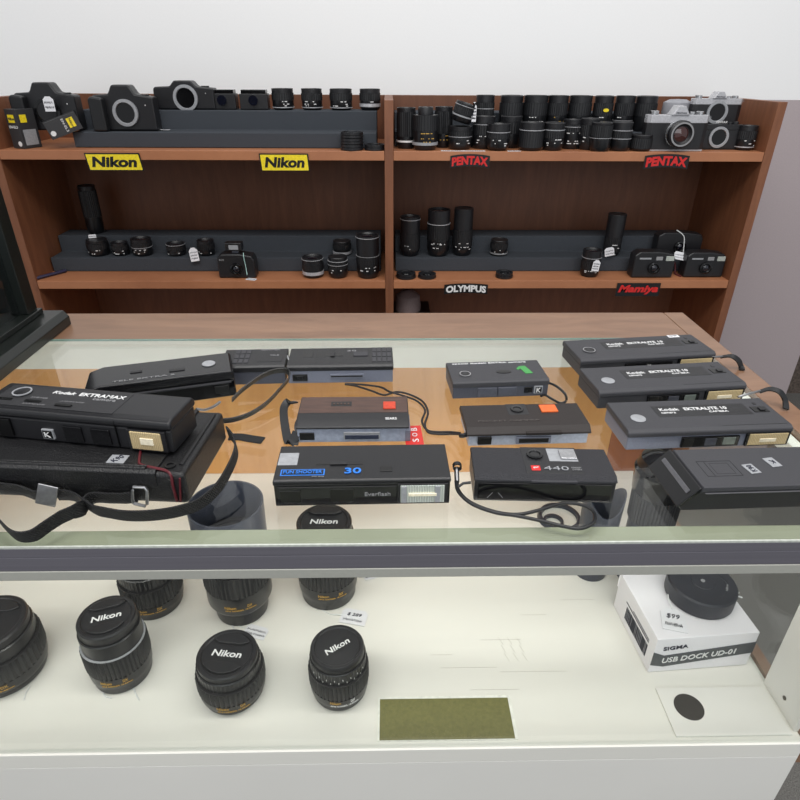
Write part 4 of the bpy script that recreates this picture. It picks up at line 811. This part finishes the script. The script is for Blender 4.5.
tag(MB().lathe([(0, 0), (.026, 0), (.031, .012), (.030, .034), (.018, .040), (0, .041)], 24).xf(Matrix.Diagonal((1.1, .7, 1, 1))).build('pouch', M('silvery cloth pouch', (150, 150, 156), .55, bump=.6, scale=60), None, loc=(X, 1.575, ZU+.062)), 'silvery grey cloth pouch between the two silver cameras', 'pouch')
tag(MB().box(X-.05, X+.03, 1.545, 1.60, ZU+.0005, ZU+.0615).build('carton', SIGNK, None, bevel=.001), 'black carton under the silvery pouch behind the silver camera', 'box')
# upper left: camera bodies
S2 = 'camera bodies on the upper left riser'
def dslr(px, z, Y, w, h, label, mount=False, grip=True):
    X = Xof(px, Y, z+.03); o = empty('digital_camera', (X, Y, z+.0005), 0, label, 'camera', S2)
    MB().prism([(-w/2, 0), (w/2, 0), (w/2, h*.74), (w*.22, h*.80), (w*.14, h), (-w*.14, h), (-w*.22, h*.80), (-w/2+.004, h*.78), (-w/2, h*.70)], -.018, .018, 'y').build('body', BLK, o, bevel=.004)
    if grip: MB().prism([(-w/2, 0), (-w*.27, 0), (-w*.27, h*.72), (-w*.45, h*.76), (-w/2, h*.7)], -.040, -.0183, 'y').build('hand_grip', RUB, o, bevel=.005)
    R1 = .0265
    MB().lathe([(R1*.8, 0), (R1*1.06, 0), (R1*1.06, .006), (R1*.83, .0065), (R1*.8, .0055), (R1*.8, 0)], 48, (w*.03, -.0183, h*.40), axis='y').build('lens_mount', LGREY if mount else GLOSS, o)
    MB().lathe([(0, 0), (R1*.79, 0), (R1*.79, .002 if mount else .008), (0, .002 if mount else .008)], 40, (w*.03, -.0183, h*.40), axis='y').build('mirror_box' if mount else 'body_cap', GLOSS if mount else BLK, o)
    MB().lathe([(0, 0), (.009, 0), (.009, .004), (0, .004)], 24, (w*.34, 0, h*.75), .0004).build('mode_dial', BLK, o)
    MB().box(w*.36, w*.37, -.0188, -.0180, h*.55, h*.58).build('side_mark', WHITE, o, smooth=False)
    return o, X
o, X = dslr(52, ZU+.0335, 1.540, .136, .098, 'black camera body with body cap and white tag, leftmost on the upper left shelf')
price_tag('white price tag hanging on the leftmost black camera body', (Xof(49, 1.50, ZU+.09), 1.5, aty(49, 104, 1.5).z), .022, .030, 0, rot=(PI/2, 0, .1), seed=21)
o, X = dslr(128, ZU+.0335, 1.540, .138, .094, 'black camera body with bare bright lens mount on the upper left shelf', True)
o, X = dslr(186, ZU+.0755, 1.595, .140, .060, 'black camera body with pale ring at the back of the upper left riser', True, False)
q = Vector((Xof(164, 1.545, ZU+.04), 1.545, ZU+.0345)); price_tag('small white tag lying on the foam beside the bare lens mount camera', q, .026, .012, -.2, string=[q+Vector((-.012, .004, .0006)), q+Vector((-.018, .010, .004)), q+Vector((-.022, .016, .018))], seed=22, rows=1)
for px, w in ((224, .062), (255, .066)):
    X = Xof(px, 1.59, ZU+.08); o = empty('film_camera', (X, 1.598, ZU+.0756), 0, 'black boxy camera body on the upper left riser, '+('left of the pair' if px < 230 else 'right of the pair'), 'camera', S2)
    MB().box(-w/2, w/2, -.016, .016, 0, .034).build('body', BLK, o, bevel=.002); MB().box(-w/2+.004, w/2-.004, -.014, .014, .0342, .042).build('top_plate', GLOSS, o, bevel=.001)
    MB().lathe([(0, 0), (.011, 0), (.011, .006), (0, .006)], 28, (0, -.0163, .020), axis='y').build('lens', ELEM, o)
# small black and yellow film boxes
def fbox(px, Y, label, w, d, h, rz, rot=None, lift=0.):
    X = Xof(px, Y, ZU+.02); o = empty('battery_box', (X, Y, ZU+.0006+lift), rz, label, 'box', 'small black and yellow boxes on the upper left shelf', rot=rot)
    MB().box(-w/2, w/2, 0, d, 0, h).build('box_body', M('dark box card', (52, 52, 54), .4), o, bevel=.0006)
    y_ = MB().box(-w*.30, w*.25, -.0005, -.0001, h*.66, h*.86).build('yellow_patch', YEL, o, smooth=False, label='yellow patch'); MB().box(w/2+.0001, w/2+.0005, d*.15, d*.5, h*.66, h*.86).build('yellow_patch', YEL, o, smooth=False)
    text('Nikon', w*.5, h*.07, INK, y_, (0, -.0007, h*.76), 'front', bold=.02)
    text('EN-EL3', w*.75, h*.07, WHITE, o, (0, -.0004, h*.55), 'front', bold=.02)
    st = MB().box(w/2+.0001, w/2+.0006, d*.15, d*.85, h*.08, h*.48).build('barcode_label', LGREY, o, smooth=False)
    MB().lathe([(0, 0), (.0055, 0), (.0055, .0004), (0, .0004)], 20, (w*.2, -.0001, h*.12), axis='y').build('round_sticker', WHITE, o)
    return o
fbox(17, 1.475, 'upright black box with yellow patches at the far left of the upper shelf', .034, .046, .080, -.40)
o = fbox(50, 1.460, 'black and yellow box lying tilted on its side next to the upright one', .036, .034, .070, 0, rot=(0, 1.25, .5)); o.location.z += .036
# small compact cameras
def compact(px, z, Y, w, h, d, label, flash='right', rz=0., m=BLK):
    X = Xof(px, Y, z+.03); o = empty('compact_camera', (X, Y, z+.0006), rz, label, 'camera', 'compact cameras on the lower shelves')
    MB().prism([(-w/2, .0), (w/2, 0), (w/2, h*.72), (w/2-.006, h*.92), (w*.1, h), (-w*.38, h), (-w/2, h*.86)], -d/2, d/2, 'y').build('body', m, o, bevel=.004, seg=3)
    MB().lathe([(0, 0), (.015, 0), (.015, .006), (.011, .007), (.009, .004), (0, .004)], 32, (0, -d/2-.0003, h*.40), axis='y').build('lens_barrel', GLOSS, o)
    MB().lathe([(0, .0042), (.0075, .0042), (.005, .006), (0, .0065)], 24, (0, -d/2-.0003, h*.40), axis='y').build('front_element', ELEM, o)
    if flash == 'right':
        f_ = MB().box(w*.26, w*.46, -d/2-.001, -d/2+.004, h*.66, h*.84).build('flash', FLASHW, o, bevel=.0005)
        MB().box(w*.02, w*.18, -d/2-.001, -d/2+.004, h*.68, h*.82).build('viewfinder', GREYT, o, bevel=.0005)
        MB().box(-w*.38, -w*.10, -d/2-.0012, -d/2, h*.72, h*.78).build('name_strip', LGREY, o, smooth=False)
    return o, X
o, X = compact(651, ZL, 1.490, .104, .066, .036, 'black compact camera left of the maroon cord on the lower right shelf')
o, X = compact(702, ZL, 1.493, .100, .064, .036, 'rounded black compact camera with flash, rightmost on the lower right shelf')
o, X = compact(677, z1, y1_+.004, .118, .060, .034, 'dark compact camera lying behind the two front compact cameras', 'none')
o, X = compact(238, ZL, 1.492, .092, .060, .040, 'black compact camera with raised pop up flash on the lower left shelf', 'none')
ar = MB().box(-.010, .006, -.006, .006, .060, .066).build('flash_stem', GREYP, o, bevel=.001)
fh = MB().box(-.024, .017, -.014, .010, .0662, .086).build('flash_head', BLK, o, bevel=.002); MB().box(-.014, .009, -.0152, -.0142, .070, .081).build('flash_window', LGREY, fh, bevel=.0003)
text('EOS', .012, .004, GREYT, o, (-.034, -.0205, .046), 'front', bold=.02)
MB().tube(catmull([(.020, -.012, .0615), (.022, -.0225, .052), (.024, -.0225, .030), (.026, -.026, .010)], 4), .0010, 6).build('tag_string', M('pale teal string', (170, 205, 200), .6), o)
q = Vector((X+.036, 1.462, ZL+.0006)); price_tag('pale tag on the shelf under the pop up flash camera', q, .026, .014, -.3, seed=31, rows=1)
def cordw(name, pts, r_, m, label, cat):
    return tag(MB().tube(catmull(pts, 5), r_, 6).build(name, m, None), label, cat)
xa = Xof(675, 1.512, ZL+.03)
cordw('wrist_cord', [(xa-.024, 1.540, ZL+.050), (xa-.012, 1.515, ZL+.040), (xa+.000, 1.513, ZL+.028), (xa+.004, 1.510, ZL+.012), (xa+.002, 1.500, ZL+.003), (xa+.008, 1.480, ZL+.002)], .0020, M('maroon cord', (90, 35, 40), .6), 'maroon cord hanging between the two compact cameras', 'cord')
xa = Xof(682, 1.50, ZL+.06)
cordw('tag_string', [(xa-.022, 1.508, ZL+.112), (xa-.002, 1.506, ZL+.098), (xa+.004, 1.506, ZL+.075), (xa+.006, 1.504, ZL+.050), (xa+.004, 1.500, ZL+.040)], .0012, STRING, 'pale stiff string standing up above the white tag between compact cameras', 'string')
price_tag('crumpled white tag between the two compact cameras on the lower right shelf', (Xof(679, 1.500, ZL+.05), 1.497, ZL+.050), .030, .020, 0, rot=(1.1, .2, .1), seed=32)
price_tag('white tag hung on the front of the black lens on the bare lower right shelf', (Xof(596, 1.465, ZL+.03), 1.466, ZL+.034), .018, .028, 0, rot=(PI/2, .1, 0), seed=33, rows=3)
price_tag('white tag in front of the tall hooded dark lens, lower right shelf', (Xof(609, 1.522, ZL+.05), 1.521, ZL+.054), .024, .022, 0, rot=(PI/2, -.2, 0), seed=34)
price_tag('large white tag with writing between short lenses on the lower left riser', (Xof(195, 1.536, ZL+.05), 1.524, ZL+.046), .022, .034, 0, rot=(1.35, -.15, 0), seed=35, rows=3)
price_tag('small pale tag leaning at the top of the leftmost short lens', (Xof(87, 1.535, ZL+.07), 1.572, ZL+.080), .018, .010, 0, rot=(.8, 0, .3), seed=36, rows=1)
price_tag('white tag propped on the upper right shelf beside the tilted lens', (Xof(474, 1.478, ZU+.06), 1.486, aty(474, 112, 1.486).z), .010, .040, 0, rot=(PI/2, 0, 0), seed=37, rows=4)
for k, (px, w_) in enumerate(((452, .05), (474, .05), (514, .03))):
    price_tag(('white paper slip lying on the shelf edge under the tilted lens', 'second white paper slip on the shelf edge right of the tilted lens', 'white paper slip under the squat lens on the shelf edge')[k], (Xof(px, 1.456, ZU), 1.4575, ZU+.0004), w_, .010, .06*(k-1), seed=40+k, rows=1)
# pen like strip and pale things
cordw('marker_pen', [(Xof(34, 1.455, ZL)+.004, 1.456, ZL+.005), (Xof(66, 1.52, ZL), 1.522, ZL+.005)], .0042, M('dark blue plastic pen', (40, 36, 66), .35), 'dark blue pen lying at the left end of the lower left shelf', 'pen')
X = Xof(408, 1.52, -.235)
ob = tag(MB().lathe([(0, 0), (.034, 0), (.035, .008), (.031, .040), (.016, .052), (0, .055)], 32, (X, 1.53, -.470+.0005)).build('bowl_cover', M('dull mauve plastic', (110, 96, 96), .6), None), 'dull rounded cover in the dark bay under the white lettered sign', 'cover')
ob.scale = (1, 1, 1); ob.data.transform(Matrix.Translation((0, 0, 0)))
tag(MB().box(X-.036, X+.06, 1.49, 1.60, -.470+.0004, -.2705).build('carton', SIGNK, None, bevel=.002), 'black carton in the dark bottom bay beneath the rounded cover', 'box')
ob.location.z = .2003
# ------------------------------------------------------------------ brand signs on the shelf edges
def sign(label, x0, x1, y0, y1, card, body, tm, slant=0., arc=0., shear=0., bold=.04, border=None, cut=False):
    Y = YF-.0010; z = lambda px, py: aty(px, py, Y)
    a, b = z(x0, y1), z(x1, y0); w, h = b.x-a.x, b.z-a.z; cx, cz = (a.x+b.x)/2, (a.z+b.z)/2
    r = empty('brand_sign', (cx, Y, cz), 0, label, 'sign')
    if arc:
        n = 10; top = [(-w/2+w*i/n, h/2-abs(arc)*0+arc*(1-(2*i/n-1)**2)-arc*.5) for i in range(n+1)]; bot = [(-w/2+w*i/n, -h/2+arc*(1-(2*i/n-1)**2)-arc*.5) for i in range(n, -1, -1)]
        pts = top+bot
    else: pts = [(-w/2, h/2), (w/2-slant, h/2), (w/2, -h/2), (-w/2+slant, -h/2)]
    c = MB().prism(pts, -.0012, 0, 'y').build('card', border or card, r, smooth=False)
    if border:
        e = .0028; MB().prism([(-w/2+e, h/2-e), (w/2-slant-e, h/2-e), (w/2-e, -h/2+e*.6), (-w/2+slant+e, -h/2+e*.6)], -.0016, -.0012, 'y').build('sign_face', card, r, smooth=False)
    text(body, w*(.80 if border else .92), h*(.60 if border else .72), tm, r, (0, -.0018, -.0002-arc*.5 if arc else 0), 'front', bold=bold, arc=arc, shear=shear)
sign('yellow black bordered sign reading Nikon, at left below the upper shelf', 88, 141, 153, 170.5, YEL, 'Nikon', SIGNK, slant=.004, shear=.15, bold=.12, border=SIGNK)
sign('yellow black bordered sign reading Nikon, nearer the shelf divider', 260.5, 309, 153.5, 171, YEL, 'Nikon', SIGNK, slant=.002, shear=.15, bold=.12, border=SIGNK)
sign('red PENTAX lettering sign on black, nearer the shelf divider', 450, 490, 155, 167, SIGNK, 'PENTAX', SIGNR, arc=.004, bold=.14)
sign('red PENTAX lettering sign on black, at right below the silver camera', 643, 690, 155, 168, SIGNK, 'PENTAX', SIGNR, arc=.004, bold=.14)
sign('white OLYMPUS lettering sign on black on the lower right shelf edge', 444, 488, 284, 293.5, SIGNK, 'OLYMPUS', WHITE, arc=.0035, bold=.12)
sign('black sign with red Mamiya lettering at the right of the lower shelf', 615, 661, 283, 296, SIGNK, 'Mamiya', SIGNR, shear=.25, bold=.12)
# ------------------------------------------------------------------ light and camera
def area(name, loc, rot, sx, sy, e, col=(1, 1, 1)):
    l = bpy.data.lights.new(name, 'AREA'); l.shape = 'RECTANGLE'; l.size = sx; l.size_y = sy; l.energy = e; l.color = col
    o = bpy.data.objects.new(name, l); COL.objects.link(o); o.location = loc; o.rotation_euler = rot; return o
area('ceiling_lamp_front', (0, .1, 1.65), (0, 0, 0), 2.4, .6, LAMP1, (1, .98, .95))
area('ceiling_lamp_wall', (0.3, 1.0, 1.7), (0, 0, 0), 2.4, .3, LAMP2, (1, .98, .95))
area('added_case_fill', (-.2, YFR+.017, -.0125), (math.radians(52), 0, 0), 1.1, .012, CASE_FILL, (1, .98, .93))  # added fill hidden under the ledge, brightens the rail, plywood and deck
area('shop_window_behind', (0, -1.6, .9), (math.radians(75), 0, 0), 3.0, 1.2, LAMP3, (.95, .98, 1))
w = bpy.data.worlds.new('world'); SC.world = w; w.use_nodes = True; nt = w.node_tree
bg = nt.nodes['Background']; bg.inputs['Color'].default_value = (.93, .96, 1, 1); bg.inputs['Strength'].default_value = WORLD
cd = bpy.data.cameras.new('camera'); cam = bpy.data.objects.new('camera', cd); COL.objects.link(cam)
cd.sensor_fit = 'HORIZONTAL'; cd.sensor_width = 36; cd.lens = F/800*36; cd.clip_start = .02
cam.matrix_world = Matrix(((RT.x, UP.x, -fw.x, CAM.x), (RT.y, UP.y, -fw.y, CAM.y), (RT.z, UP.z, -fw.z, CAM.z), (0, 0, 0, 1)))
SC.camera = cam
vs = SC.view_settings; vs.view_transform = 'Standard'; vs.look = 'None'; vs.gamma = 1; vs.use_curve_mapping = False; vs.exposure = EXPO
